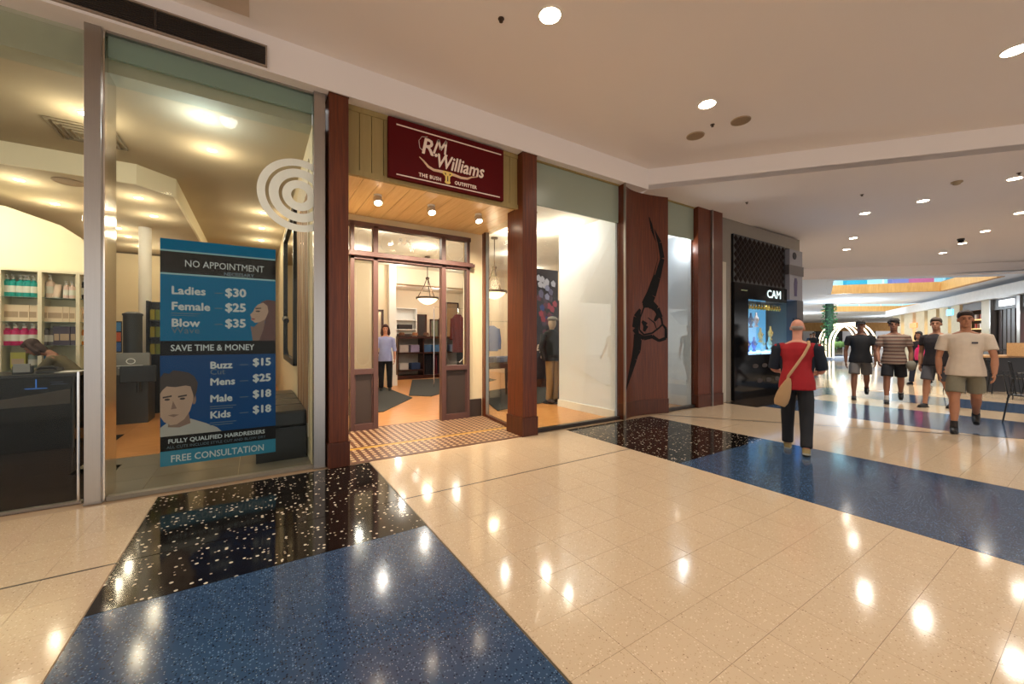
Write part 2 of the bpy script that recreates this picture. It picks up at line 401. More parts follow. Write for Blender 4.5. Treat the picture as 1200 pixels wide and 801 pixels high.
def opening(h, name, lab):
    for k in (0, 1, 2):
        a = Vector(dl(h[k][1], h[k][0])); b = Vector(dl(h[k+1][1], h[k+1][0])); d = (b-a); L = d.length; d.normalize(); n = Vector((d.y, -d.x))
        if k == 0: m = CEIL2
        t = struct('ceiling_opening_edge', G().prism([tuple(a), tuple(b), tuple(b-n*.2*(-1)), tuple(a-n*.2*(-1))], 3.58, 4.02), LW if k else CEIL2, lab+[', left flank', ', far side', ', right flank'][k])
        # timber slats
        gp = G(); cnt = max(1, int(L/2))
        for i in range(cnt):
            p = a+d*(L*i/cnt); gp.prism([tuple(p-n*.012), tuple(p+d*.02-n*.012), tuple(p+d*.02), tuple(p)], 3.59, 4.01)
        obj('cladding_joint', gp, mat('dark joint', (96, 74, 54)), t)
        if k:
            cnt = max(2, int(L/1.6))
            for i in range(cnt):
                p = a+d*(L*(i+.02)/cnt); q = a+d*(L*(i+.98)/cnt)
                obj('balustrade_pane', G().prism([tuple(p), tuple(q), tuple(q+n*.02), tuple(p+n*.02)], 4.02, 5.05), BAL, t)
            obj('handrail', G().tube([(*tuple(a), 5.08), (*tuple(b), 5.08)], .03, 6), STEEL, t)
opening(far_ceiling_holes[0], 'near', 'timber clad edge of the nearer atrium opening')
opening(far_ceiling_holes[1], 'far', 'timber clad edge of the farther atrium opening')
# upper level seen through the openings
p0 = dl(26, 8); p1 = dl(20.5, 34)
UPW = emit('bright upper level wall', (214, 240, 246), 1.1)
a = Vector(dl(25, 10)); b = Vector(dl(22.5, 32)); n = (b-a).normalized(); n2 = Vector((-n.y, n.x))
struct('wall_upper', G().prism([tuple(a), tuple(b), tuple(b+n2*.2), tuple(a+n2*.2)], 3.62, 7.5), mat('upper wall', (214, 236, 242), .6), 'pale upper level shop wall beyond the balustrade')
UC = [((60, 150, 170), .06, .13), ((50, 60, 70), .2, .215), ((120, 190, 205), .3, .36), ((60, 110, 150), .45, .50), ((230, 90, 130), .60, .66), ((150, 120, 170), .56, .60), ((90, 160, 190), .70, .75)]
for c, s0, s1 in UC:
    L = (b-a).length; q0 = a+n*L*s0-n2*.05; q1 = a+n*L*s1-n2*.05
    tag(obj('upper_display', G().prism([tuple(q0), tuple(q1), tuple(q1-n2*.3), tuple(q0-n2*.3)], 3.9, 5.6), mat('upper display %d' % c[0], c, .6)), 'tall %s display on the upper level behind the glass balustrade' % {60: 'teal', 50: 'charcoal', 120: 'pale turquoise', 230: 'pink', 150: 'mauve', 90: 'sky blue'}[c[0]] if s0 != .45 else 'tall mid blue display on the upper level behind the glass balustrade', 'display')
# unseen glowing skylight panels added above the openings to light the atrium
SKYGLOW = emit('added skylight glow', (225, 240, 255), 6)
for i, (d_, l_) in enumerate(((18, 16.5), (30, 27))):
    c = dl(d_, l_); struct('window_%d' % (i+1), G().obox((c[0], c[1], 8.0), (7, 6, .1), -TH), SKYGLOW, 'added glowing skylight panel above the %s atrium opening' % ('nearer', 'farther')[i])

# ============================================================ SHOPFRONT ENVELOPE
YG = 4.6
sill = mat('dark sill', (40, 32, 28), .3)
# salon front
sg = thing('shopfront_glass', 'large clear glass pane of the hair salon with a round ring decal', 'window', (-.3, YG, 0))
obj('pane', G().box(-1.04, .5, YG, YG+.012, .03, ZF), GLASS, sg)
obj('header_strip', G().box(-1.04, .5, YG+.02, YG+.05, 3.70, ZF), GLASST, sg)
obj('top_rail', G().box(-1.04, .5, YG-.02, YG+.03, ZF-.02, ZF+.0), STEEL, sg)
obj('bottom_rail', G().box(-1.04, .5, YG-.03, YG+.04, 0, .035), mat('grey rail', (120, 112, 98), .4), sg)
DEC = mat('frosted white film', (226, 226, 212), .7)
# rings, cut off at the right edge of the pane
RC = (.375, 2.81); RAD = [(.30, .37), (.185, .27), (.075, .155)]
for r0, r1 in RAD:
    poly = []; rng = [i for i in range(0, 61)]
    gq = G(); N = 56
    for i in range(N):
        a0 = 2*PI*i/N; a1 = 2*PI*(i+1)/N
        q = [(RC[0]+r*math.cos(a_), RC[1]+r*math.sin(a_)) for r, a_ in ((r0, a0), (r1, a0), (r1, a1), (r0, a1))]
        q = clip(q, lambda p: .5-p[0])
        if len(q) > 2: gq.prismY(q, YG-.003, YG-.001)
    obj('ring_decal', gq, DEC, sg)
sd = thing('salon_door', 'frameless glass sliding door leaf of the salon at the far left', 'door', (-2.1, YG, 0))
obj('pane', G().box(-3.4, -1.2, YG+.05, YG+.062, .01, ZF-.05), GLASS, sd)
obj('pull_bar', G().tube([(-1.215, YG+.03, .02), (-1.215, YG+.03, 1.08)], .010, 8), CHROME, sd, True)
obj('door_rail', G().box(-3.4, -1.2, YG+.03, YG+.08, 0.0, .02), STEEL, sd)
obj('header_strip', G().box(-3.4, -1.2, YG+.09, YG+.12, 3.62, ZF), GLASST, sd)
g = G().box(-1.165, -1.065, YG-.05, YG+.05, 0, ZF)
pl = thing('steel_post', 'brushed stainless steel post left of the salon window', 'post', (-1.11, YG, 0))
obj('post_body', g, STEEL, pl, bevel=.004); obj('side_cover', G().box(-1.065, -1.05, YG-.02, YG+.30, 0, ZF-.01), CHROME, pl)
obj('post_foot', G().box(-1.17, -1.06, YG-.055, YG+.055, 0, .012), STEEL, pl)
pl2 = thing('steel_post', 'slim brushed steel post between salon window and first timber pier', 'post', (.555, YG, 0))
obj('post_body', G().box(.50, .61, YG-.06, YG+.06, 0, ZF), STEEL, pl2, bevel=.004)
obj('post_foot', G().box(.497, .613, YG-.065, YG+.065, 0, .012), STEEL, pl2)
# linear air vent in the bulkhead
vt = thing('air_vent', 'long dark linear air grille in the bulkhead over the salon', 'vent', (-2, YB, 3.93))
VD = mat('dark grille', (52, 44, 38), .5)
obj('frame', G().box(-4, .09, YB-.02, YB, 3.925, 3.94).box(-4, .09, YB-.02, YB, 4.115, 4.13).box(.075, .09, YB-.02, YB, 3.94, 4.115), mat('grille frame', (150, 132, 116), .6), vt)
obj('backing', G().box(-4, .075, YB-.004, YB-.002, 3.94, 4.115), BLK, vt)
for i in range(11): obj('slat', G().box(-4, .075, YB-.016, YB-.005, 3.944+i*.0155, 3.952+i*.0155), VD, vt)
obj('divider', G().box(-.72, -.705, YB-.018, YB, 3.94, 4.115), VD, vt)
# access panel outline on ceiling
tag(obj('ceiling_hatch', G().box(-2, -.05, 2.6, 4.3, ZC-.004, ZC+.001), mat('hatch plaster', (202, 182, 164), .9)), 'thin square edged ceiling hatch above the vent', 'hatch')

def pier(x0, x1, y0, y1, lab, hplinth=.26):
    t = thing('timber_pier', lab, 'pier', ((x0+x1)/2, (y0+y1)/2, 0))
    obj('shaft', G().box(x0, x1, y0, y1, hplinth, ZF), CHERRY, t, bevel=.004)
    obj('plinth', G().box(x0-.012, x1+.012, y0-.012, y1+.012, 0, hplinth), CHERRYD, t, bevel=.004)
    obj('cap', G().box(x0-.004, x1+.004, y0-.004, y1+.004, ZF-.012, ZF+.0), CHERRYD, t)
    return t
pier(.635, .825, 4.47, 4.9, 'cherry timber pier left of the red sign')
pier(3.06, 3.30, 4.47, 4.86, 'cherry timber pier right of the red sign')
# fascia of vertical boards
fa = thing('board_fascia', 'tan fascia of vertical tongue boards behind the red sign', 'fascia', (1.95, 4.62, 3.14))
n_ = 17; x0, x1 = .83, 3.06
for i in range(n_):
    a_ = x0+(x1-x0)*i/n_; b_ = x0+(x1-x0)*(i+1)/n_
    obj('board', G().box(a_+.003, b_-.003, 4.60, 4.64, 3.14, ZF), TAN, fa, bevel=.002)
obj('trim', G().box(x0, x1+.12, 4.585, 4.6, 3.14, 3.20), TAN, fa); obj('trim', G().box(x0, x1, 4.59, 4.6, 3.84, ZF), TAN, fa)
obj('backing', G().box(x0, x1, 4.641, 4.66, 3.16, ZF), BLK, fa)
# sign
def strokeY(pts, w, y0, y1, g=None):
    """tapered ribbon in the X-Z plane: pts (x, z), w widths"""
    g = g or G(); L = []; R_ = []
    for i, p in enumerate(pts):
        a_ = Vector(pts[max(i-1, 0)]); b_ = Vector(pts[min(i+1, len(pts)-1)]); t = (b_-a_).normalized(); n = Vector((-t.y, t.x))*w[i]/2
        L.append((p[0]+n.x, p[1]+n.y)); R_.append((p[0]-n.x, p[1]-n.y))
    for i in range(len(pts)-1): g.prismY([L[i], L[i+1], R_[i+1], R_[i]], y0, y1)
    return g
RED = mat('deep red sign panel', (84, 3, 5), .65, var=.03, spec=.15)
sn = thing('shop_sign', 'deep red shop sign with cream script, longhorn skull and two lines', 'sign', (2.03, 4.55, 3.2))
SX0, SX1, SZ0, SZ1 = 1.26, 2.79, 3.185, 3.87
obj('panel', G().box(SX0, SX1, 4.53, 4.585, SZ0, SZ1), RED, sn, bevel=.004)
yf = 4.5285
obj('rule_line', G().box(SX0+.09, SX1-.04, yf-.001, yf+.002, SZ1-.08, SZ1-.066), LETTER, sn)
obj('rule_line', G().box(SX0+.09, SX1-.06, yf-.001, yf+.002, SZ0+.035, SZ0+.048), LETTER, sn)
text('lettering', 'R.', .27, LETTER, sn, (1.635, yf, 3.545), shear=.2, off=.004)
MS = G()
for q_ in ([(1.80, 3.575), (1.865, 3.755)], [(1.862, 3.755), (1.888, 3.64)], [(1.888, 3.64), (1.965, 3.765)], [(1.962, 3.765), (1.945, 3.60), (1.975, 3.585)]): strokeY(q_, [.026]*len(q_), yf-.0015, yf+.001, MS)
obj('lettering', MS, LETTER, sn)
obj('lettering_swash', G().tube([(1.68, yf, 3.56), (1.625, yf, 3.60), (1.615, yf, 3.68), (1.65, yf, 3.735), (1.72, yf, 3.75)], .010, 6, False, .3), LETTER, sn)
text('lettering', 'Williams', .235, LETTER, sn, (1.82, yf-.002, 3.425), shear=.28, off=.004, sx=.80)
text('lettering', 'THE BUSH', .060, LETTER, sn, (1.615, yf, 3.262), off=.002, spacing=1.15, sx=.92)
text('lettering', 'OUTFITTER', .060, LETTER, sn, (2.075, yf, 3.262), off=.002, spacing=1.1, sx=.92)
HM_ = mat('sign horn', (214, 176, 140), .5); SK_ = mat('sign skull', (226, 190, 96), .5); IK_ = mat('sign ink', (60, 44, 16), .6)
obj('horn', strokeY([(1.62, 3.49), (1.67, 3.455), (1.73, 3.40), (1.80, 3.375), (1.88, 3.378), (1.95, 3.378)], [.008, .02, .028, .03, .032, .036], yf-.004, yf+.001), HM_, sn)
obj('horn', strokeY([(2.01, 3.378), (2.08, 3.372), (2.16, 3.36), (2.25, 3.368), (2.31, 3.40), (2.39, 3.42)], [.036, .032, .03, .026, .018, .008], yf-.004, yf+.001), HM_, sn)
obj('skull', G().prismY([(1.925, 3.395), (2.035, 3.395), (2.05, 3.365), (2.012, 3.335), (2.008, 3.285), (2.02, 3.262), (1.998, 3.245), (1.962, 3.245), (1.94, 3.262), (1.952, 3.285), (1.948, 3.335), (1.91, 3.365)], yf-.005, yf+.001), SK_, sn)
for q_ in ([(1.935, 3.37), (1.958, 3.375), (1.958, 3.345)], [(2.025, 3.37), (2.002, 3.375), (2.002, 3.345)], [(1.974, 3.34), (1.986, 3.34), (1.988, 3.275), (1.972, 3.275)]): obj('skull_marking', G().prismY(q_, yf-.006, yf-.003), IK_, sn)

# recess ceiling of boards, walls of the recess
rc = struct('ceiling_entrance', G().box(.83, 3.45, 4.66, 6.3, 3.172, 3.19), mat('pine joint', (120, 84, 48), .7), 'pine board ceiling over the shop entrance')
for i in range(14):
    a_ = .84+i*.185; obj('board', G().box(a_+.002, a_+.181, 4.665, 6.2, 3.155, 3.172), PINE, rc)
struct('wall_entrance', G().box(.83, 1.13, 6.12, 6.3, 0, 3.3).box(1.13, 3.05, 6.12, 6.3, 3.04, 3.3).box(3.05, 3.37, 6.12, 6.3, 0, 3.3), CREAM, 'cream wall around the entrance joinery')
struct('baseboard_entrance', G().box(3.05, 3.30, 6.09, 6.12, 0, .3), PLUMD, 'dark skirting right of the entrance')
struct('wall_party', G().box(.58, .83, 4.92, 17.2, 0, 3.9), CREAM, 'party wall between salon and outfitter')
# spotlights on the recess ceiling
def spot(name, loc, power, col=(1, .84, .62), size=110, blend=.8, rot=(0, 0, 0), r=.04, parent=None):
    l = bpy.data.lights.new(name, 'SPOT'); l.energy = power; l.color = col; l.spot_size = math.radians(size); l.spot_blend = blend; l.shadow_soft_size = r
    o = bpy.data.objects.new(name, l); C.objects.link(o); o.location = loc; o.rotation_euler = rot
    if parent: o.parent = parent
    return o
def surface_spot(loc, lab, tilt=.5, power=40):
    t = thing('surface_spotlight', lab, 'spotlight', loc)
    obj('bracket', G().cyl((0, 0, -.02), .05, .02, 14), WHITE, t, local=True)
    gg = G().lathe([(.03, .03), (.055, .02), (.06, -.05), (.05, -.055)], n=16)
    M_ = Matrix.Rotation(-tilt, 4, 'X'); gg.v = [tuple(M_ @ Vector(v)+Vector((0, .0, -.06))) for v in gg.v]
    obj('housing', gg, mat('silver housing', (196, 184, 168), .35, .3), t, smooth=True, local=True)
    gl = G().cyl((0, 0, -.058), .045, .004, 16); gl.v = [tuple(M_ @ Vector(v)+Vector((0, 0, -.06))) for v in gl.v]
    obj('lens', gl, LAMPW, t, local=True)
    spot('lamp', (0, .03, -.13), power, rot=(tilt*.8, 0, 0), size=130, parent=t)
    return t
for i, xx in enumerate((1.29, 2.0, 2.72)):
    surface_spot((xx, 5.12, 3.155), ['left', 'middle', 'right'][i]+' of three drum spotlights on the entrance ceiling', .45, 140)

# entrance joinery
YD = 6.12
en = thing('entrance_frame', 'plum brown timber entrance frame with transom lights and open doorway', 'door frame', (2.08, YD, 0))
X0, XA, XB, X1 = 1.14, 1.50, 2.57, 3.05
def fbar(nm, x0, x1, z0, z1, y0=YD-.08, y1=YD+.03, m=PLUM): return obj(nm, G().box(x0, x1, y0, y1, z0, z1), m, en, bevel=.004)
for nm, x0, x1 in (('jamb', X0, X0+.055), ('mullion', XA-.04, XA+.03), ('mullion', XB-.03, XB+.045), ('jamb', X1-.055, X1)): fbar(nm, x0, x1, 0, 3.02)
fbar('head_rail', X0-.02, X1+.02, 2.98, 3.05); fbar('transom_rail', X0, X1, 2.50, 2.58); fbar('transom_moulding', X0-.03, X1+.07, 2.545, 2.60, YD-.13); fbar('transom_moulding', X0-.02, X1+.05, 2.60, 2.62, YD-.105)
for x0, x1, lb in ((X0+.055, XA-.04, 'left'), (XB+.045, X1-.055, 'right')):
    fbar('kick_panel', x0, x1, .10, .82, YD-.04, YD+.0, PLUMD); fbar('bottom_rail', x0, x1, 0, .10); fbar('sill_rail', x0, x1, .82, .90)
    fbar('panel_moulding', x0, x0+.02, .10, .82, YD-.055, YD-.04); fbar('panel_moulding', x1-.02, x1, .10, .82, YD-.055, YD-.04)
    obj('sidelight_pane', G().box(x0, x1, YD-.02, YD-.012, .90, 2.50), glass('sidelight glass', (.93, .95, .93), 1.6), en)
def octline(x0, x1, z0, z1, c, y, r=.006):
    p = [(x0+c, z0), (x1-c, z0), (x1, z0+c), (x1, z1-c), (x1-c, z1), (x0+c, z1), (x0, z1-c), (x0, z0+c)]
    return G().tube([(a_, y, b_) for a_, b_ in p], r, 4, True, .3)
for x0, x1 in ((X0+.06, XA-.045), (XA+.035, XB-.035), (XB+.05, X1-.06)):
    tp = obj('transom_pane', G().box(x0, x1, YD-.02, YD-.012, 2.62, 2.98), glass('transom glass', (.9, .9, .86), 1.6), en)
    obj('etched_border', octline(x0+.05, x1-.05, 2.665, 2.94, .06, YD-.024), ETCH, tp)
for x0, x1 in ((X0+.055, XA-.04), (XB+.045, X1-.055)):
    obj('etched_border', octline(x0+.035, x1-.035, .95, 2.44, .07, YD-.024, .005), ETCH, en)
text('etched_initials', 'R.M.', .13, ETCH, en, (1.83, YD-.024, 2.80), shear=.28, off=.004)
text('etched_initials', 'W', .085, ETCH, en, (2.02, YD-.024, 2.705), off=.003)

# right return glass of the entrance
rg = thing('return_window', 'tall glass return between entrance and display window in timber frame', 'window', (3.22, 5.4, 0))
A_ = Vector((3.34, 6.06)); B_ = Vector((3.18, 4.86)); d = (B_-A_).normalized(); n = Vector((-d.y, d.x))
def rbar(nm, s0, s1, z0, z1, t=.04, m=CHERRY):
    p = A_+d*s0; q = A_+d*s1; return obj(nm, G().prism([tuple(p-n*t), tuple(q-n*t), tuple(q+n*t), tuple(p+n*t)], z0, z1), m, rg)
L = (B_-A_).length
rbar('frame_post', 0, .12, 0, 3.16); rbar('bottom_rail', .12, L, 0, .05, .03, CHERRYD); rbar('pane', .12, L, .05, 3.16, .005, GLASS); rbar('frame_edge', .12, .135, .05, 3.16, .025, STEEL)
# teal header glass and display windows
for (a_, b_, l1, l2) in ((3.30, 5.08, 'first', 'between the second pier and the longhorn panel'), (6.28, 7.2, 'second', 'between the longhorn panel and the last pier')):
    dw = thing('display_window', 'clear full height display window '+l2, 'window', ((a_+b_)/2, YG, 0))
    obj('pane', G().box(a_, b_, YG, YG+.012, .05, 3.27), GLASS, dw)
    obj('header_panel', G().box(a_, b_, YG, YG+.03, 3.27, ZF), mat('sage back painted glass', (146, 154, 138), .25, var=.03, scale=1), dw)
    obj('bottom_rail', G().box(a_, b_, YG-.04, YG+.04, 0, .05), sill, dw)
    obj('top_rail', G().box(a_, b_, YG-.03, YG+.03, ZF-.02, ZF), TAN, dw)

# longhorn panel, curved in plan
def py(x):
    s = (x-5.1)/(6.28-5.1); return 4.47+.15*math.sin(PI*min(max(s, 0), 1)**.75)+.04*s
lp = thing('longhorn_panel', 'wide curved cherry panel with a black incised longhorn skull', 'panel', (5.7, 4.6, 0))
N = 24
def curved(g, x0, x1, z0, z1, off=0, back=4.92, n=N):
    pts = [(x0+(x1-x0)*i/n, py(x0+(x1-x0)*i/n)-off) for i in range(n+1)]
    return g.prism(pts+[(x1, back), (x0, back)], z0, z1)
obj('panel_body', curved(G(), 5.1, 6.28, .26, ZF), CHERRY, lp); obj('plinth', curved(G(), 5.095, 6.285, 0, .26, .012), CHERRYD, lp)
obj('edge_strip', G().box(5.085, 5.1, 4.45, 4.49, 0, ZF), STEEL, lp)
INC = mat('black incised inlay', (6, 4, 3), .6, spec=.2)
def onpanel(strokes, nm, m=INC, e=.004):
    g = G()
    for pts, w in strokes:
        # resample
        P = []
        for i in range(len(pts)-1):
            for k in range(4):
                t = k/4; P.append((Vector(pts[i]).lerp(Vector(pts[i+1]), t), w[i]+(w[i+1]-w[i])*t))
        P.append((Vector(pts[-1]), w[-1]))
        for i in range(len(P)-1):
            t_ = (P[i+1][0]-P[i][0]).normalized(); nn = Vector((-t_.y, t_.x))
            q = [P[i][0]+nn*P[i][1]/2, P[i+1][0]+nn*P[i+1][1]/2, P[i+1][0]-nn*P[i+1][1]/2, P[i][0]-nn*P[i][1]/2]
            g.add([(p.x, py(p.x)-e, p.y) for p in q]+[(p.x, py(p.x)+.002, p.y) for p in q], [(0, 1, 2, 3), (0, 4, 5, 1), (2, 6, 7, 3), (1, 5, 6, 2), (3, 7, 4, 0)])
    return obj(nm, g, m, lp)
def wp(*pts): return [wallpt(x, y, 4.6) for x, y in pts]
onpanel([(wp((761, 254), (764, 268), (770, 285), (772, 303), (768, 325), (763, 345), (758, 358)), [.012, .07, .11, .13, .16, .20, .22])], 'upper_horn')
onpanel([(wp((749, 392), (748, 405), (745, 420), (740, 435), (735, 448), (728, 462)), [.20, .18, .15, .12, .07, .015])], 'lower_horn')
onpanel([(wp((764, 262), (768, 285), (770, 303), (766, 322)), [.01, .03, .04, .014])], 'horn_inner_line', CHERRY, .006)  # cherry coloured line laid over the black horn
sk = [(wp((752, 362), (748, 372), (746, 384), (750, 394)), [.05, .17, .17, .05]), (wp((755, 358), (762, 355), (768, 362), (772, 372)), [.08, .15, .12, .07]),
      (wp((756, 360), (752, 372), (751, 386), (756, 392), (764, 390), (770, 384), (773, 380)), [.03]*7), (wp((772, 372), (773, 380), (776, 385), (776, 396), (770, 399), (764, 394), (756, 396), (750, 392)), [.04, .03, .05, .06, .05, .07, .08, .06]),
      (wp((766, 362), (770, 368), (766, 376)), [.05, .10, .04]), (wp((754, 376), (758, 381), (756, 388)), [.05, .11, .05]), (wp((760, 372), (766, 378), (768, 386)), [.012, .02, .012]), (wp((752, 398), (750, 410), (747, 420)), [.07, .12, .03])]
onpanel(sk, 'skull_lines')

# last pier pair and steel column
t = thing('timber_pier', 'double cherry timber pier before the jewellery shop', 'pier', (7.5, 4.6, 0))
obj('shaft', G().box(7.2, 7.62, 4.50, 4.95, .24, ZF), CHERRY, t, bevel=.004); obj('shaft', G().box(7.655, 8.0, 4.47, 4.95, .24, ZF), CHERRY, t, bevel=.004)
obj('metal_strip', G().box(7.62, 7.655, 4.46, 4.9, 0, ZF), STEEL, t); obj('plinth', G().box(7.19, 7.62, 4.49, 4.95, 0, .24), CHERRYD, t); obj('plinth', G().box(7.655, 8.01, 4.46, 4.95, 0, .24), CHERRYD, t)

# ============================================================ SALON INTERIOR
SW = mat('salon cream wall', (222, 206, 170), .8, var=.03)
struct('wall_salon_back', G().box(-9, .58, 14, 14.2, 0, 3.7), SW, 'cream rear wall of the hair salon')
struct('wall_salon_left', G().box(-9.2, -9, 4.6, 14, 0, 3.7), SW, 'left wall of the hair salon')
struct('wall_salon_right', G().box(.5, .58, 4.66, 14, 0, 3.6), SW, 'cream right wall of the hair salon')
SC1 = mat('salon ceiling', (188, 174, 146), .85, var=.03, scale=1)
struct('ceiling_salon', G().box(-9.2, .58, 4.9, 14.2, 3.6, 3.7), SC1, 'tan salon ceiling')
struct('ceiling_salon_lower', G().prism([(-9, 6.98), (-1.3, 6.98), (-.98, 7.3), (-.98, 14), (-9, 14)], 3.34, 3.36), SC1, 'lower tan salon ceiling with downlights')
BHW = mat('cream bulkhead', (236, 226, 196), .8, var=.02)
struct('bulkhead_salon', G().prism([(-9, 6.95), (-1.3, 6.95), (-.95, 7.3), (-.95, 14), (-.98, 14), (-.98, 7.31), (-1.31, 6.98), (-9, 6.98)], 3.34, 3.6), BHW, 'cream edge of the dropped salon ceiling')
struct('bulkhead_front', G().box(-9, .5, 4.68, 4.899, 3.60, 3.9), mat('front soffit', (170, 168, 146), .8), 'pelmet inside the salon front')
# white partition above the product shelves with a sloping top
tag(obj('partition_wall', G().prismY([(-4.5, 0), (-4.5, 3.3), (-2.95, 3.2), (-2.42, 3.01), (-2.22, 2.86), (-2.12, 2.66), (-2.04, 2.3), (-2.04, 0)], 8.52, 8.62), BHW, None), None, None)['kind'] = 'structure'
bpy.data.objects['partition_wall']['label'] = 'cream partition with sloping rounded top above the product shelves'
su = thing('product_shelves', 'cream shelf unit with glass shelves of hair products', 'shelves', (-3, 8.3, 0))
SHW = mat('cream laminate', (232, 222, 192), .5, var=.02)
SHX = [-3.32, -2.90, -2.53, -2.16, -1.9]
obj('back_panel', G().box(-3.7, -1.9, 8.48, 8.5, 0, 2.3), SHW, su); obj('top_board', G().box(-3.7, -1.9, 8.2, 8.5, 2.27, 2.3), SHW, su)
for x in (-3.68, -3.31, -2.90, -2.53, -2.16): obj('upright', G().box(x-.02, x+.02, 8.2, 8.48, 0, 2.27), SHW, su)
for z in (.90, 1.25, 1.58, 1.92): obj('glass_shelf', G().box(-3.7, -1.9, 8.21, 8.48, z-.008, z), glass('shelf glass', (.72, .82, .76), .8, .25), su)
def bottle_proto(name, label, c, kind, h, r, group, loc):
    m = mat('%s %d %d %d' % (kind, *c), c, .3, var=.05); t = thing(name, label, 'bottle' if kind != 'box' else 'box', loc, 0, group)
    if kind == 'pump':
        obj('bottle_body', G().lathe([(r*.9, 0), (r, .01), (r, h*.68), (r*.45, h*.76), (r*.4, h*.8)], n=10), m, t, smooth=True, local=True)
        obj('pump_cap', G().lathe([(r*.45, h*.8), (r*.45, h*.88), (.006, h*.89), (.006, h*.97)], n=8).box(-.012, .012, -.04, .01, h*.96, h), mat('pump white', (222, 218, 208), .4), t, smooth=True, local=True)
        obj('paper_label', G().lathe([(r*1.02, h*.2), (r*1.02, h*.5)], n=10), mat('bottle label', (214, 214, 200), .5), t, smooth=True, local=True)
    elif kind == 'tube':
        obj('tube_body', G().rings([[(r*math.cos(a)*(.8+.3*k), r*math.sin(a)*(1-.85*k), .02+(h-.02)*k) for a in [2*PI*i/10 for i in range(10)]] for k in (0, .5, 1)]), m, t, smooth=True, local=True)
        obj('cap', G().cyl((0, 0, 0), r*.7, .025, 10), mat('pump white', (222, 218, 208), .4), t, local=True)
    elif kind == 'box':
        obj('carton', G().box(-r, r, -r*.7, r*.7, 0, h), m, t, local=True)
        obj('printed_band', G().box(-r*.8, r*.8, -r*.7-.002, -r*.7, h*.25, h*.6), mat('carton print', (176, 150, 120), .5), t, local=True)
    elif kind == 'can':
        obj('can_body', G().lathe([(r, 0), (r, h*.85), (r*.6, h*.95), (r*.6, h)], n=10), m, t, smooth=True, local=True)
        obj('paper_label', G().lathe([(r*1.02, h*.2), (r*1.02, h*.6)], n=10), mat('can label', (190, 186, 176), .5), t, smooth=True, local=True)
    return t
def row(name, what, c, kind, h, r, xs, z, where):
    gname = what+' row '+where; p = None
    for i, x in enumerate(xs):
        lab = 'the %s %s from the left, %s' % (ORD[i] if i else 'leftmost', what, where)
        if i: lab = 'the %s %s from the left, %s' % (ORD[i], what, where)
        else: lab = 'the leftmost %s, %s' % (what, where)
        lab = ' '.join(lab.split()[:16])
        if p is None: p = bottle_proto(name, lab, c, kind, h, r, gname, (x, 8.32, z))
        else: dup(p, (x, 8.32+random.uniform(-.01, .01), z), 0, lab)
X_ = lambda *px: [wallpt(p, 400, 8.32)[0] for p in px]
row('shampoo_bottle', 'teal pump bottle', (20, 150, 140), 'pump', .30, .045, X_(9, 16, 25, 30, 34, 40), 1.92, 'top shelf')
row('lotion_bottle', 'tall pale pump bottle', (222, 196, 176), 'pump', .33, .045, X_(59,), 1.92, 'top shelf')
row('cream_tube', 'pale cream tube', (224, 200, 178), 'tube', .2, .05, X_(66,), 1.92, 'top shelf')
row('lotion_bottle', 'small pink white pump bottle', (220, 190, 176), 'pump', .25, .035, X_(78, 85), 1.92, 'top shelf right')
row('spray_bottle', 'dark spray bottle', (36, 32, 34), 'pump', .32, .05, X_(98, 102), 1.92, 'top shelf far right')
row('hair_care_box', 'cream boxed product', (228, 204, 170), 'box', .23, .05, X_(10, 20, 29.5, 39), 1.58, 'second shelf, left bay')
row('hair_care_box', 'pale beige boxed product', (224, 200, 166), 'box', .22, .045, X_(54, 62, 69.5, 77, 84), 1.58, 'second shelf, middle bay')
row('hair_care_box', 'peach boxed product', (226, 198, 160), 'box', .22, .045, X_(96, 102), 1.58, 'second shelf, right bay')
row('conditioner_bottle', 'magenta pump bottle', (196, 20, 96), 'pump', .30, .055, X_(9, 19, 29, 39), 1.25, 'third shelf')
row('hairspray_can', 'grey labelled spray can', (70, 64, 64), 'can', .24, .045, X_(54, 61.5), 1.25, 'third shelf')
row('dark_box', 'black and purple carton', (52, 32, 48), 'box', .27, .055, X_(70, 77, 84), 1.25, 'third shelf')
row('oil_bottle', 'amber pump bottle', (200, 120, 24), 'pump', .28, .05, X_(98,), 1.25, 'third shelf')
row('yellow_pouch', 'lime yellow carton', (170, 160, 30), 'box', .22, .07, X_(23,), .935, 'lowest shelf')
row('glass_jar', 'tall clear grey jar', (120, 130, 120), 'can', .2, .05, X_(39,), .935, 'lowest shelf')
row('blue_box', 'blue carton', (20, 84, 130), 'box', .2, .075, X_(57,), .935, 'lowest shelf')
# reception counter
rcn = thing('reception_counter', 'long black gloss reception counter with blue emblem', 'counter', (-3.4, 7.2, 0))
obj('counter_body', G().box(-5.0, -1.9, 7.05, 7.7, 0, .88), BLKG, rcn, bevel=.005); obj('counter_top', G().box(-5.05, -1.86, 7.0, 7.75, .88, .92), BLK, rcn, bevel=.006)
obj('edge_trim', G().box(-1.9, -1.885, 7.03, 7.06, 0, .88), BLK, rcn)
obj('painted_reflection', G().prismY([(-2.5, .63), (-1.92, .73), (-1.92, .55), (-2.5, .53)], 7.045, 7.05), mat('counter reflection tone', (62, 52, 40), .4), rcn)  # slanted band paints a reflection onto the gloss counter front
BL = emit('blue emblem glow', (60, 120, 210), .25)  # printed emblem given a faint glow of its own
obj('emblem', G().lathe([(.085, -.004), (.095, 0), (.085, .004)], (-2.2, 7.04, .75), 20, 1, .06).box(-2.205, -2.195, 7.038, 7.042, .76, .86), BL, rcn)
obj('emblem_text_line', G().box(-2.09, -1.98, 7.04, 7.044, .815, .822).box(-2.08, -1.94, 7.04, 7.044, .79, .796), mat('dim blue print', (70, 80, 110), .5), rcn)
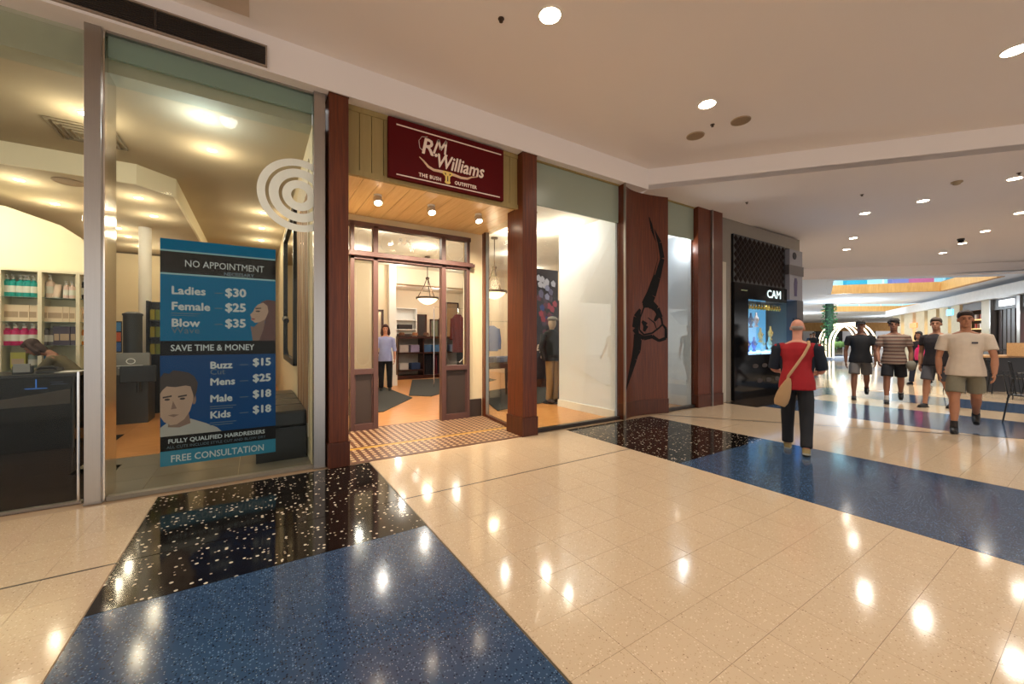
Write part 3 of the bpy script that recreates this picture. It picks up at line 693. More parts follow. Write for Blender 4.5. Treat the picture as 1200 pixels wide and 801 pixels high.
t = thing('card_holder', 'small silver and black card holder on counter, far left', 'holder', (-2.35, 7.25, .92))
obj('holder_box', G().obox((-2.37, 7.25, .92), (.16, .09, .09), .2), BLK, t); obj('cards', G().obox((-2.37, 7.22, .94), (.13, .06, .10), .2), mat('silver cards', (150, 150, 146), .4), t)
t = thing('desk_telephone', 'low black desk telephone lying on the reception counter', 'telephone', (-2.15, 7.3, .92))
obj('phone_base', G().prismX([(7.22, .92), (7.42, .92), (7.42, .98), (7.22, .94)], -2.26, -2.08), BLK, t, bevel=.004); obj('handset', G().tube([(-2.26, 7.26, .97), (-2.23, 7.26, .985), (-2.12, 7.26, .985), (-2.09, 7.26, .97)], .02, 8), BLK, t, True)
t = thing('papers', 'white sheets of paper lying on the counter edge', 'papers', (-1.98, 7.3, .92))
obj('sheet', G().obox((-2.0, 7.28, .921), (.22, .14, .006), .15), WHITE, t); obj('sheet', G().obox((-1.97, 7.36, .928), (.2, .13, .004), -.1), WHITE, t)
# notices on till desk, column, and further furniture
tag(struct('column_salon', G().cyl((-1.68, 9.6, 0), .09, 3.34, 20), WHITE, 'round white column in the middle of the salon'), None)
td = thing('till_desk', 'small dark till desk with timber end and silver front', 'desk', (-1.8, 8.6, 0))
obj('desk_body', G().box(-1.93, -1.45, 8.5, 9.0, 0, .78), mat('dark grey laminate', (52, 50, 48), .4), td, bevel=.004); obj('timber_end', G().box(-1.98, -1.93, 8.46, 9.0, 0, .8), PINE, td); obj('silver_front', G().box(-1.93, -1.42, 8.42, 8.5, .78, 1.12), mat('silver laminate', (126, 122, 112), .35, .3), td)
obj('round_badge', G().lathe([(.05, -.004), (.05, .004)], (0, 0, 0), 16), WHITE, td) if False else None
obj('badge_ring', G().tube([(-1.64+.05*math.cos(a), 8.415, .99+.04*math.sin(a)) for a in [2*PI*k/16 for k in range(16)]], .006, 5, True), WHITE, td)
obj('badge_line', G().box(-1.85, -1.5, 8.412, 8.42, .915, .925).box(-1.78, -1.52, 8.412, 8.42, .885, .893), WHITE, td)
t = thing('brochure_stand', 'small stand of blue and orange leaflets on the till desk', 'leaflet stand', (-1.88, 8.7, 1.12))
obj('stand_back', G().box(-1.96, -1.80, 8.7, 8.72, 1.12, 1.62), BLK, t)
for i, c in enumerate(((40, 90, 160), (200, 90, 50), (60, 130, 190))): obj('leaflet', G().box(-1.95, -1.81, 8.68, 8.695, 1.14+.16*i, 1.28+.16*i), mat('leaflet %d' % i, c, .5), t)
t = thing('tower_speaker', 'tall dark grey cylinder cabinet beside the white column', 'cabinet', (-1.72, 8.8, 1.12))
obj('cylinder_body', G().cyl((-1.70, 8.85, 1.1), .12, .62, 18), mat('slate grey', (52, 56, 58), .5), t, True); obj('lid', G().lathe([(.13, 0), (.13, .03), (.07, .06)], (-1.70, 8.85, 1.72), 18), mat('slate grey', (52, 56, 58), .5), t, True)
t = thing('computer_monitor', 'black monitor facing away on the till desk', 'monitor', (-1.62, 8.45, .78))
obj('screen', G().obox((-1.55, 8.4, .66), (.42, .04, .26), .15), BLK, t, bevel=.01); obj('stand', G().cyl((-1.55, 8.42, .5), .03, .2, 10), BLK, t)
# styling stations row
for i in range(4):
    yy = 9.5+i*.85; xx = -2.15-.2*i
    t = thing('styling_chair', 'black styling chair, %s from the front in the salon row' % ORD[i], 'chair', (xx, yy, 0), 0, 'styling chairs in the salon')
    obj('foot_plate', G().cyl((0, 0, 0), .25, .03, 18), CHROME, t, local=True); obj('column', G().cyl((0, 0, .03), .04, .4, 12), CHROME, t, local=True)
    obj('seat', G().box(-.26, .26, -.26, .26, .43, .55), BLK, t, bevel=.03, local=True); obj('backrest', G().box(-.25, .25, .2, .28, .55, 1.0), BLK, t, bevel=.03, local=True)
    for s_ in (-1, 1): obj('armrest', G().box(s_*.30-.03, s_*.30+.03, -.2, .22, .66, .7), BLK, t, bevel=.01, local=True)
for i in range(3):
    t = thing('yellow_product_rack', 'rack of yellow and green products, %s level, behind the price poster' % ['bottom', 'middle', 'top'][i], 'rack', (-1.45, 9.3, 1.05+.3*i))
    obj('shelf', G().box(-1.56, -1.1, 9.2, 9.4, 1.05+.3*i, 1.07+.3*i), BLK, t)
    for k in range(6): obj('product', G().box(-1.55+.075*k, -1.49+.075*k, 9.22, 9.3, 1.07+.3*i, 1.25+.3*i), mat('yellow product %d' % (k % 3), ((150, 140, 40), (110, 120, 40), (140, 100, 30))[k % 3], .5), t)
tag(obj('rack_frame', G().box(-1.6, -1.57, 9.2, 9.45, 0, 2.0).box(-1.09, -1.06, 9.2, 9.45, 0, 2.0).box(-1.6, -1.06, 9.45, 9.47, 0, 2.0), BLK), 'black upright frame behind the yellow products', 'frame')
# back partition niche of the salon: lit opening
struct('wall_salon_niche', G().box(-6, -1.1, 12.5, 12.6, 0, 3.3), SW, 'cream salon partition at the rear')
# black bench cushions against right wall
bn = thing('waiting_bench', 'black waiting bench of four padded seats along the salon wall', 'bench', (.22, 5.9, 0))
obj('bench_base', G().box(.0, .48, 5.05, 7.15, 0, .36), BLK, bn)
for i in range(4): obj('seat_cushion', G().box(-.03, .49, 5.05+.53*i, 5.05+.53*i+.51, .36, .54), mat('black leather', (22, 21, 21), .3, var=.1), bn, bevel=.03)
# framed mirror on right wall
mr = thing('wall_mirror', 'tall black framed salon mirror on the right wall', 'mirror', (.49, 7.6, 1.0))
obj('mirror_glass', G().box(.485, .495, 6.6, 8.9, 1.02, 3.2), mat('mirror', (205, 200, 180), .03, 1, .01), mr)
for (y0, y1, z0, z1) in ((6.5, 6.62, .95, 3.3), (8.88, 9.0, .95, 3.3), (6.5, 9.0, .95, 1.04), (6.5, 9.0, 3.2, 3.3)): obj('mirror_frame', G().box(.45, .5, y0, y1, z0, z1), BLK, mr)
t = thing('hair_dryer', 'black hair dryer hanging on a hook beside the mirror', 'dryer', (.4, 7.3, 1.3))
obj('barrel', G().tube([(.40, 7.15, 1.62), (.40, 7.4, 1.66)], [.04, .05], 10), BLK, t, True); obj('handle', G().tube([(.40, 7.33, 1.62), (.40, 7.33, 1.42)], .02, 8), BLK, t, True); obj('cord', G().tube([(.40, 7.33, 1.42), (.42, 7.34, 1.2), (.44, 7.3, 1.05)], .008, 6), BLK, t, True)
# hair photo on the right wall near the window
hp = thing('hair_poster', 'tall poster of long wavy blonde hair on the side wall', 'poster', (.49, 5.6, .3))
obj('poster_sheet', G().box(.488, .498, 4.95, 6.35, .25, 3.35), mat('poster pale', (214, 200, 176), .5), hp)
for k in range(16):
    yb = 5.0+.085*k; ph = random.random()*6
    pts = [(yb+.03*math.sin(z*3+ph)+(.04*(z-1.5)), z) for z in [.4+.2*i for i in range(14)]]
    g = G()
    for i in range(13): w_ = .03; g.prismX([(pts[i][0]-w_, pts[i][1]), (pts[i][0]+w_, pts[i][1]), (pts[i+1][0]+w_, pts[i+1][1]), (pts[i+1][0]-w_, pts[i+1][1])], .485-.0006*(k % 3), .488)
    obj('printed_strand', g, mat('strand %d' % (k % 4), ((150, 104, 70), (186, 146, 104), (120, 76, 52), (206, 176, 138))[k % 4], .5), hp)

# ---- price poster hanging inside the glass
pp = thing('price_poster', 'tall teal and black salon price list poster on the window', 'poster', (-.27, YG+.03, .2))
PX0, PX1, PZ0, PZ1 = -.71, .165, .215, 2.235; yp = YG+.018
def pz(f): return PZ1-(PZ1-PZ0)*f
def pxx(f): return PX0+(PX1-PX0)*f
def band(nm, f0, f1, m, e=.001, x0=0, x1=1): return obj(nm, G().box(pxx(x0), pxx(x1), yp-e, yp, pz(f1), pz(f0)), m, pp)
TEAL = mat('poster teal', (0, 96, 140), .6, var=.12, scale=1.2, spec=.1); NAVY = mat('poster deep blue', (0, 58, 112), .6, var=.15, scale=1.4, spec=.1); PB = mat('poster black', (16, 14, 16), .7, var=.1, spec=.1)
obj('poster_sheet', G().box(PX0, PX1, yp, yp+.004, PZ0, PZ1), TEAL, pp)
band('header_band', .055, .15, PB); band('pale_line', .048, .055, LETTER if False else mat('pale blue line', (130, 170, 180), .5)); band('pale_line', .15, .157, mat('pale blue line', (130, 170, 180), .5))
band('blue_field', .157, .45, TEAL); band('middle_band', .45, .515, PB); band('lower_field', .515, .87, NAVY); band('bottom_band', .87, .935, PB); band('footer_band', .935, 1.0, mat('footer teal', (10, 110, 140), .45))
PT = mat('poster lettering', (176, 186, 192), .5, var=.03); PT2 = mat('poster faint lettering', (74, 96, 112), .5)
yt = yp-.002
def pt(s, fx, fz, size, m=PT, off=.0015, **k): text('poster_text', s, size, m, pp, (pxx(fx), yt, pz(fz)), off=off, ext=.0005, **k)
pt('NO APPOINTMENT', .19, .118, .088, sx=.80, off=.0005); pt('NECESSARY', .52, .146, .045, PT2)
for s_, pr_, fz in (('Ladies', '$30', .242), ('Female', '$25', .312), ('Blow', '$35', .386)):
    pt(s_, .085, fz, .098, off=.003); pt(pr_, .53, fz, .108, off=.004); obj('dash', G().box(pxx(.44), pxx(.51), yt-.0005, yt, pz(fz-.01), pz(fz-.014)), PT2, pp)
pt('Wave', .085, .417, .085, PT2, 0); obj('fine_print', G().box(pxx(.085), pxx(.32), yt-.0005, yt, pz(.329), pz(.326)).box(pxx(.085), pxx(.3), yt-.0005, yt, pz(.338), pz(.336)), PT2, pp)
pt('SAVE TIME & MONEY', .08, .495, .08, sx=.84, off=.001)
for s_, pr_, fz in (('Buzz', '$15', .578), ('Mens', '$25', .655), ('Male', '$18', .732), ('Kids', '$18', .807)):
    pt(s_, .40, fz, .09, off=.003); pt(pr_, .78, fz-.008, .10, off=.004); obj('dash', G().box(pxx(.66), pxx(.74), yt-.0005, yt, pz(fz-.012), pz(fz-.015)), PT2, pp)
pt('Cut', .40, .606, .075, PT2, 0)
for f_ in (.755, .83): obj('fine_print', G().box(pxx(.4), pxx(.63), yt-.0005, yt, pz(f_), pz(f_-.003)).box(pxx(.4), pxx(.6), yt-.0005, yt, pz(f_+.01), pz(f_+.007)), PT2, pp)
pt('FULLY QUALIFIED HAIRDRESSERS', .06, .902, .052, sx=.95, off=.001); pt('ALL CUTS INCLUDE STYLE CUT AND BLOW DRY', .05, .925, .035, PT2, 0, sx=.97)
pt('FREE CONSULTATION', .08, .985, .086, sx=.82, off=.001)
# printed portraits
def flat(nm, pts, m, e): return obj(nm, G().prismY([(pxx(a_), pz(b_)) for a_, b_ in pts], yp-e, yp-e+.0006), m, pp)
def ovalp(cx_, cz_, rx, rz, n=24, a0=0, a1=2*PI): return [(cx_+rx*math.cos(a0+(a1-a0)*i/n), cz_+rz*math.sin(a0+(a1-a0)*i/n)) for i in range(n)]
SKN = mat('printed skin', (158, 132, 116), .5, var=.12, scale=9); SKD = mat('printed skin shade', (112, 88, 78), .5); HRD = mat('printed dark hair', (38, 24, 24), .5, var=.3, scale=30); HRB = mat('printed brown hair', (74, 38, 36), .5, var=.35, scale=14)
flat('printed_shoulders', [(0, .87), (0, .83), (.08, .80), (.24, .80), (.36, .825), (.46, .85), (.5, .87)], mat('printed shirt', (150, 150, 148), .5), .0012)
flat('printed_neck', [(.06, .83), (.07, .76), (.22, .76), (.24, .82), (.15, .835)], SKD, .0016)
flat('printed_face', [(0, .66), (.0, .78), (.03, .805), (.08, .822), (.13, .82), (.19, .80), (.235, .765), (.26, .72), (.265, .67), (.24, .64), (.1, .63), (0, .64)], SKN, .002)
flat('printed_ear', ovalp(.268, .715, .018, .022, 12), SKD, .0018)
flat('printed_hair', [(0, .68), (0, .61), (.03, .59), (.07, .595), (.1, .58), (.16, .585), (.22, .592), (.27, .61), (.3, .64), (.29, .68), (.27, .71), (.255, .68), (.24, .655), (.2, .65), (.12, .655), (.05, .65), (.02, .665)], HRD, .0026)
for cx_ in (.055, .175): flat('printed_eye', ovalp(cx_, .708, .022, .005, 10), HRD, .003); flat('printed_brow', [(cx_-.035, .695), (cx_+.035, .690), (cx_+.035, .697), (cx_-.035, .702)], HRD, .003)
flat('printed_nose', [(.10, .715), (.13, .75), (.085, .752)], SKD, .003); flat('printed_mouth', [(.06, .778), (.10, .774), (.15, .778), (.105, .787)], SKD, .003)
flat('printed_hair', [(.86, .262), (.92, .25), (1, .255), (1, .45), (.84, .45), (.86, .40), (.9, .36), (.88, .31), (.85, .285)], HRB, .0014)
flat('printed_face', [(.88, .265), (.83, .275), (.80, .292), (.785, .31), (.755, .326), (.765, .334), (.77, .342), (.765, .35), (.785, .356), (.80, .364), (.85, .36), (.9, .345), (.93, .31), (.92, .28)], SKN, .002)
flat('printed_neck', [(.84, .36), (.90, .345), (.88, .40), (.84, .45), (.78, .45), (.77, .41), (.76, .38), (.79, .385)], SKD, .0018)
flat('printed_eye', ovalp(.83, .308, .022, .004, 10), HRD, .0026); flat('printed_brow', [(.80, .292), (.86, .290), (.86, .295), (.81, .298)], HRD, .0026); flat('printed_mouth', ovalp(.785, .346, .018, .004, 8), mat('printed lips', (120, 44, 50), .5), .0026)
flat('printed_hair', [(.90, .262), (.95, .258), (1, .27), (1, .44), (.93, .45), (.95, .40), (.90, .36), (.935, .33), (.93, .29)], HRB, .003)

# ============================================================ OUTFITTER INTERIOR
OW = mat('outfitter wall', (232, 214, 186), .8, var=.02)
struct('ceiling_outfitter', G().prism([(.83, 6.3), (3.37, 6.3), (3.37, 4.66), (5.08, 4.66), (5.08, 4.96), (8.0, 4.96), (8.0, 17.2), (.83, 17.2)], 3.42, 3.5), mat('outfitter ceiling', (226, 218, 202), .8), 'white ceiling of the outfitter shop')
struct('wall_outfitter_left', G().box(.83, 3.15, 11.4, 11.6, 0, 3.42), OW, 'cream inner wall behind the saleswoman')
struct('column_outfitter', G().box(3.15, 3.34, 11.25, 11.6, .3, 3.42).box(3.12, 3.37, 11.22, 11.6, 0, .3), WHITE, 'white square column beside the saleswoman')
struct('wall_outfitter_back', G().box(.83, 8.0, 17, 17.2, 0, 3.42), OW, 'cream rear wall of the outfitter')
struct('wall_outfitter_right', G().box(8.0, 8.03, 4.98, 17, 0, 3.42), OW, 'right wall of the outfitter')
struct('bulkhead_outfitter', G().box(3.34, 8.0, 11.6, 11.9, 2.95, 3.42), OW, 'cream bulkhead across the outfitter ceiling')
WW = mat('bright white partition', (226, 232, 240), .7, var=.01)
struct('wall_display', G().box(5.14, 6.6, 4.95, 6.1, 0, 3.42).box(5.05, 5.094, 4.64, 6.1, 0, 3.42), WW, 'white partition wall inside the first display window')
struct('baseboard_display', G().box(5.03, 5.05, 4.64, 6.12, 0, .14), WHITE, 'white skirting on the display partition')
struct('wall_display_second', G().box(7.165, 7.185, 4.64, 5.2, 0, 3.4).prism([(6.98, 5.45), (7.55, 4.98), (8.0, 4.98), (8.0, 6.5), (6.98, 6.5)], 0, 3.42), WW, 'white partition wall inside the second display window')
struct('baseboard_display_second', G().prism([(6.97, 5.43), (7.54, 4.96), (7.55, 4.98), (6.98, 5.45)], 0, .14), WHITE, 'white skirting in the second display window')
RUG = mat('charcoal rug', (52, 54, 54), .95, var=.25, scale=60, bump=.3)
def rug(poly, lab): return tag(obj('rug', G().prism(poly, .004, .018), RUG), lab, 'rug')
rug([(.9, 7.35), (1.95, 7.35), (2.95, 8.7), (2.95, 11.0), (.9, 11.0)], 'charcoal rug under the standing saleswoman')
rug([(3.0, 9.1), (3.4, 8.7), (4.5, 9.6), (6.5, 11.0), (6.5, 12.4), (4.2, 12.4)], 'charcoal rug before the folded shirt shelves')
rug([(3.75, 6.3), (6.5, 6.9), (7.9, 7.5), (7.9, 9.8), (4.5, 8.6)], 'charcoal rug under the display table near the window')
DW = wood('dark mahogany', (52, 26, 20), (78, 40, 30), (2, 14, 14), .35, .2)
sh = thing('shirt_shelves', 'dark timber shelf unit of folded shirts and hanging trousers', 'shelves', (4.9, 13, 0))
obj('top_board', G().box(3.84, 6.2, 12.7, 13.3, 1.34, 1.41), DW, sh); obj('shelf', G().box(3.84, 6.2, 12.75, 13.3, .84, .88), DW, sh); obj('shelf', G().box(3.84, 4.7, 12.75, 13.3, .27, .31), DW, sh); obj('base', G().box(3.84, 6.2, 12.75, 13.3, 0, .12), DW, sh)
obj('back_panel', G().box(3.84, 6.2, 13.28, 13.3, .12, 1.34), mat('pale shelf back', (190, 180, 170), .6), sh)
for x in (3.84, 4.7, 5.5, 6.17): obj('upright', G().box(x, x+.03, 12.75, 13.3, .12, 1.34), DW, sh)
obj('hanging_rail', G().tube([(4.73, 13, .80), (5.5, 13, .80)], .012, 8), CHROME, sh)
def folded(x, y, z, w, d, n, c, lab, cat='shirts'):
    t = thing('folded_shirts', lab, cat, (x, y, z))
    for i in range(n):
        k = .03; dx = random.uniform(-.008, .008)
        obj('folded_shirt', G().box(x-w/2+dx, x+w/2+dx, y-d/2, y+d/2, z+k*i+.001, z+k*i+k-.002), mat('shirt cloth %s' % (c,), c, .9, var=.08, scale=30), t, bevel=.01)
for i, (x, c, nm) in enumerate(((4.08, (214, 200, 192), 'cream'), (4.45, (164, 152, 184), 'lilac'), (4.87, (74, 108, 150), 'dusty blue'), (5.22, (96, 138, 184), 'light blue'), (5.85, (120, 130, 160), 'slate blue'))):
    folded(x, 13, .885, .3, .34, 8, c, 'stack of %s folded shirts on the upper shelf' % nm)
folded(4.08, 13, .315, .3, .34, 7, (216, 210, 206), 'stack of white folded shirts on the lower shelf'); folded(4.48, 13, .315, .3, .34, 7, (44, 66, 110), 'stack of navy folded shirts on the lower shelf')
for i in range(10):
    x = 4.78+i*.072; c = (92, 26, 38) if i in (5, 6) else (24, 24, 34)
    g = G().prismX([(12.85, .10), (13.15, .10), (13.12, .78), (12.88, .78)], x-.025, x+.025)
    tag(obj('hanging_trousers', g, mat('trouser cloth %d' % c[0], c, .9)), ('pair of maroon trousers hanging on the low rail' if c[0] > 50 else 'pair of dark navy trousers hanging on the low rail'), 'trousers', ('maroon trousers on the rail' if c[0] > 50 else 'navy trousers on the rail'))
for i, (x, c) in enumerate(((4.05, (96, 60, 40)), (4.5, (130, 86, 56)), (4.9, (88, 56, 38)))):
    t = thing('felt_hat', '%s brown brimmed hat resting on the top board' % ['left', 'middle', 'right'][i], 'hat', (x, 13, 1.41))
    m = mat('hat felt %d' % i, c, .9); obj('brim', G().lathe([(.0, .02), (.18, .02), (.2, .03), (.18, .032), (0, .03)], (x, 13, 1.41), 20), m, t, True); obj('crown', G().lathe([(.1, .03), (.09, .1), (.07, .13), (.01, .12)], (x, 13, 1.41), 20, 1, 1.1), m, t, True)
# rear of the room
t = thing('white_shelving', 'white shelving with dark goods on the rear wall', 'shelves', (5.3, 16.8, 0))
obj('back', G().box(4.95, 5.8, 16.95, 17, .3, 2.6), WHITE, t)
for z in (.9, 1.3, 1.7, 2.1, 2.6): obj('shelf', G().box(4.95, 5.8, 16.6, 17, z, z+.03), WHITE, t)
for x in (4.92, 5.8): obj('upright', G().box(x, x+.04, 16.6, 17, .3, 2.63), WHITE, t)
for i, z in enumerate((.93, 1.33, 1.73)): tag(obj('boot_boxes', G().box(5.05, 5.65, 16.65, 16.9, z, z+.2), mat('dark boxes', (40, 28, 26), .6)), 'dark boxes on the %s white shelf at rear' % ['lower', 'middle', 'upper'][i], 'boxes')
def framed(x0, x1, y, z0, z1, lab, inner, fm=DW, cat='frame'):
    t = thing('framed_mirror', lab, cat, ((x0+x1)/2, y, z0)); obj('glass', G().box(x0+.05, x1-.05, y-.01, y, z0+.05, z1-.05), inner, t)
    for a_, b_, c_, d_ in ((x0, x0+.06, z0, z1), (x1-.06, x1, z0, z1), (x0, x1, z0, z0+.06), (x0, x1, z1-.06, z1)): obj('frame', G().box(a_, b_, y-.04, y, c_, d_), fm, t)
framed(6.55, 7.0, 16.95, 1.3, 2.2, 'small grey mirror in dark frame on rear wall', mat('grey mirror', (120, 128, 118), .1, .6)); framed(5.95, 6.4, 16.95, 1.1, 2.4, 'dark framed opening panel on the rear wall', mat('dark picture', (44, 36, 34), .5), cat='picture')
framed(7.3, 7.95, 16.95, .9, 3.0, 'tall dark timber doorway frame on the rear wall', mat('brown door', (150, 120, 90), .5)); framed(2.72, 3.02, 11.38, .9, 2.15, 'narrow dark framed mirror behind the saleswoman', mat('pale mirror', (196, 176, 150), .2, .3), cat='mirror')
def chandelier(loc, lab, r=.27, ztop=3.42):
    t = thing('chandelier', lab, 'lamp', loc); z = loc[2]
    IR = mat('bronze metal', (72, 56, 44), .4, .6)
    obj('bowl', G().lathe([(.01, -r*.62), (r*.35, -r*.55), (r*.7, -r*.34), (r, 0), (r*.97, .01), (r*.66, -r*.30), (.01, -r*.5)], n=24), emit('alabaster bowl', (255, 232, 196), 1.4), t, smooth=True, local=True)
    obj('rim', G().lathe([(r, -.02), (r*1.06, -.02), (r*1.06, .025), (r, .025)], n=24), IR, t, local=True)
    h = ztop-z
    for k in range(3):
        a_ = 2*PI*k/3+.4; obj('hanging_arm', G().tube([(r*math.cos(a_), r*math.sin(a_), 0), (r*.35*math.cos(a_), r*.35*math.sin(a_), .3), (.015*math.cos(a_), .015*math.sin(a_), .5)], .011, 6), IR, t, True, local=True)
    obj('stem', G().cyl((0, 0, .48), .011, h-.48, 8), IR, t, local=True); obj('ceiling_rose', G().cyl((0, 0, h-.03), .07, .03, 16), IR, t, local=True); obj('hub', G().ell((0, 0, .5), (.05, .05, .04)), IR, t, True, local=True)
    l = bpy.data.lights.new('glow', 'POINT'); l.energy = 22; l.color = (1, .8, .55); l.shadow_soft_size = .1; o = bpy.data.objects.new('glow', l); C.objects.link(o); o.parent = t; o.location = (0, 0, .15)
chandelier((3.65, 9.6, 2.36), 'alabaster bowl chandelier seen through the doorway', .27); chandelier((4.12, 7.05, 2.30), 'alabaster bowl chandelier seen through the return window', .25)
# display table near window
t = thing('display_table', 'dark timber display table of folded denim near window', 'table', (4.6, 7.6, 0))
obj('table_top', G().box(3.95, 5.1, 7.2, 8.1, .78, .83), DW, t, bevel=.005); obj('apron', G().box(4.0, 5.05, 7.25, 8.05, .70, .78), DW, t)
for x in (4.02, 5.0):
    for y in (7.27, 8.0): obj('leg', G().lathe([(.022, 0), (.04, .7)], (x, y, 0), 8), DW, t)
for i, x in enumerate((4.12, 4.45, 4.78)): folded(x, 7.45, .832, .28, .32, 4, ((90, 104, 140), (120, 130, 160), (74, 88, 124))[i], '%s pile of folded denim on the display table' % ['left', 'middle', 'right'][i], 'clothes')
BX = 1.05
t = thing('blue_shirt_bust', 'pale blue shirt hanging behind the display table', 'shirt', (5.3, 9.2, 1.0))
obj('shirt_front', G().prismY([(5.10, 1.0), (5.47, 1.0), (5.49, 1.6), (5.35, 1.68), (5.23, 1.68), (5.08, 1.6)], 9.15, 9.25), mat('pale blue cloth', (130, 150, 196), .9), t, bevel=.02)
for s_ in (-1, 1): obj('sleeve', G().tube([(5.285+s_*.19, 9.2, 1.6), (5.285+s_*.25, 9.2, 1.3), (5.285+s_*.25, 9.2, 1.05)], [.06, .05, .04], 8), mat('pale blue cloth', (130, 150, 196), .9), t, True)
obj('hanger', G().tube([(5.285, 9.2, 1.68), (5.285, 9.2, 1.78), (5.30, 9.2, 1.8)], .006, 5), CHROME, t)
tag(obj('clothes_rail', G().tube([(4.95, 9.2, 0), (4.95, 9.2, 1.8), (5.8, 9.2, 1.8), (5.8, 9.2, 0)], .014, 8), CHROME, smooth=True), 'chrome clothes rail behind the display table', 'rail')
# red and dark coats seen through right sidelight
for i, (x, c, l_) in enumerate(((4.82, (98, 28, 26), 'long maroon coat hanging behind the right sidelight'), (4.36, (30, 26, 34), 'dark jacket hanging left of the maroon coat'))):
    t = thing('hanging_coat', l_, 'coat', (x, 10.3, .9)); m = mat('coat cloth %d' % i, c, .9)
    obj('coat_body', G().rings([[(x+a_*(1, .4)[i]*math.cos(q), 10.3+.1*math.sin(q), z) for q in [2*PI*k/12 for k in range(12)]] for a_, z in ((.17, .95), (.16, 1.5), (.19, 1.9), (.08, 2.02))]), m, t, True); obj('hanger_hook', G().tube([(x, 10.3, 2.0), (x, 10.3, 2.2)], .006, 5), CHROME, t)
    for s_ in (-1, 1): obj('sleeve', G().tube([(x+s_*(.17, .06)[i], 10.3, 1.9), (x+s_*(.2, .07)[i], 10.3, 1.3)], [.06, .05], 8), m, t, True)
tag(obj('clothes_rail', G().tube([(4.1, 10.3, 0), (4.1, 10.3, 2.2), (5.0, 10.3, 2.2), (5.0, 10.3, 0)], .014, 8), CHROME, smooth=True), 'chrome rail holding the maroon coat', 'rail')
# picture banner behind second pier
bnn = thing('picture_banner', 'dark hanging picture banner with pink glow and white handwriting', 'banner', (6.3, 7.8, .4))
Q0, Q1, QZ0, QZ1 = 5.72, 6.42, .35, 3.05
obj('banner_sheet', G().box(Q0, Q1, 7.8, 7.81, QZ0, QZ1), mat('banner night', (34, 28, 40), .6, var=.4, scale=4), bnn)
BC = [(176, 178, 196), (132, 136, 170), (96, 92, 124), (70, 54, 74), (90, 40, 60), (150, 50, 70), (64, 40, 80), (44, 60, 120)]
for i in range(34):
    zz = 2.9-1.55*random.random()**1.0; xx = random.uniform(Q0+.04, Q1-.12); c = BC[0 if zz > 2.6 else random.choice([1, 2]) if zz > 2.35 else random.choice([3, 4, 5, 6, 7])]
    obj('printed_patch', G().prismY([(xx, zz-.06), (xx+.1, zz-.08), (xx+.12, zz+.02), (xx+.05, zz+.09), (xx-.03, zz+.03)], 7.797-.0002*i, 7.8), mat('banner patch %d' % c[0], c, .6), bnn)
text('banner_text', 'By Thim', .21, LETTER, bnn, (5.72, 7.79, 1.05), shear=.3, off=.004); text('banner_text', 'tamboula', .13, LETTER, bnn, (5.85, 7.79, .86), shear=.3, off=.002)
for x in (Q0+.05, Q1-.05): obj('hanging_wire', G().cyl((x, 7.8, QZ1), .004, 3.42-QZ1, 5), CHROME, bnn)
# tailor dummy
t = thing('tailor_dummy', 'clothed shop dummy in black jacket, tan trousers and cap', 'mannequin', (5.18, 6.5, 0))
TC = mat('tan trouser cloth', (150, 116, 78), .9); JK = mat('black jacket cloth', (20, 20, 24), .9)
for s_ in (-1, 1): obj('trouser_leg', G().tube([(5.18+s_*.05, 6.5, .95), (5.18+s_*.08, 6.46, .5), (5.18+s_*.08, 6.5, .08)], [.1, .075, .06], 10), TC, t, True); obj('boot', G().ell((5.18+s_*.09, 6.42, .05), (.05, .13, .05)), mat('brown boot', (50, 30, 22), .4), t, True); obj('jacket_sleeve', G().tube([(5.18+s_*.2, 6.5, 1.42), (5.18+s_*.27, 6.5, 1.15), (5.18+s_*.24, 6.42, .9)], [.07, .055, .045], 10), JK, t, True)
obj('jacket', G().rings([[(5.18+a_*math.cos(q), 6.5+b_*math.sin(q), z) for q in [2*PI*k/16 for k in range(16)]] for a_, b_, z in ((.19, .13, .88), (.17, .12, 1.1), (.21, .13, 1.35), (.18, .11, 1.47), (.06, .06, 1.53))]), JK, t, True)
obj('head_form', G().ell((5.18, 6.48, 1.66), (.08, .1, .12)).cyl((5.18, 6.5, 1.5), .05, .1), mat('linen form', (176, 160, 140), .8), t, True); obj('cap', G().ell((5.18, 6.48, 1.75), (.1, .12, .055)).ell((5.18, 6.36, 1.73), (.08, .09, .015)), mat('grey cap', (120, 116, 110), .9), t, True); obj('stand_plate', G().cyl((5.18, 6.5, .004), .2, .015, 20), BLK, t)
# hanging dark garments past partition, seen beside dummy
tag(obj('display_cabinet', G().box(6.5, 7.6, 8.6, 9.1, 0, 2.4), DW), 'dark timber cabinet behind the shop dummy', 'cabinet')

# ============================================================ JEWELLERY SHOP
STN = mat('pale stone pier', (128, 118, 106), .5, var=.08); 
struct('wall_jeweller', G().box(8.03, 9.15, 4.75, 9, 0, 3.9).box(9.15, 11.95, 5.4, 9, 0, 3.9).box(9.15, 11.95, 4.75, 5.4, 2.3, 3.9).box(9.15, 11.95, 4.75, 5.4, 0, .97).box(11.8, 11.95, 4.75, 5.4, .97, 2.3).box(8.03, 8.6, 4.62, 4.75, 0, 3.9).box(8.6, 11.9, 4.62, 4.75, 3.6, 3.9), STN, 'grey stone pier and header around the jewellery shop')
t = thing('steel_column', 'slim polished strip at the left edge of the jewellery shop', 'post', (8.25, 4.6, 0)); obj('strip', G().box(8.2, 8.33, 4.58, 4.62, 0, 2.95), mat('pale metal strip', (196, 186, 168), .3, .4), t)
jf = thing('jewellery_shopfront', 'black jewellery shopfront with quilted upper panel and lit display window', 'shopfront', (10.2, 4.6, 0))
DQ = mat('dark quilted panel', (30, 20, 17), .8, var=.1, spec=.1)
g = G(); nx_, nz_ = 12, 6
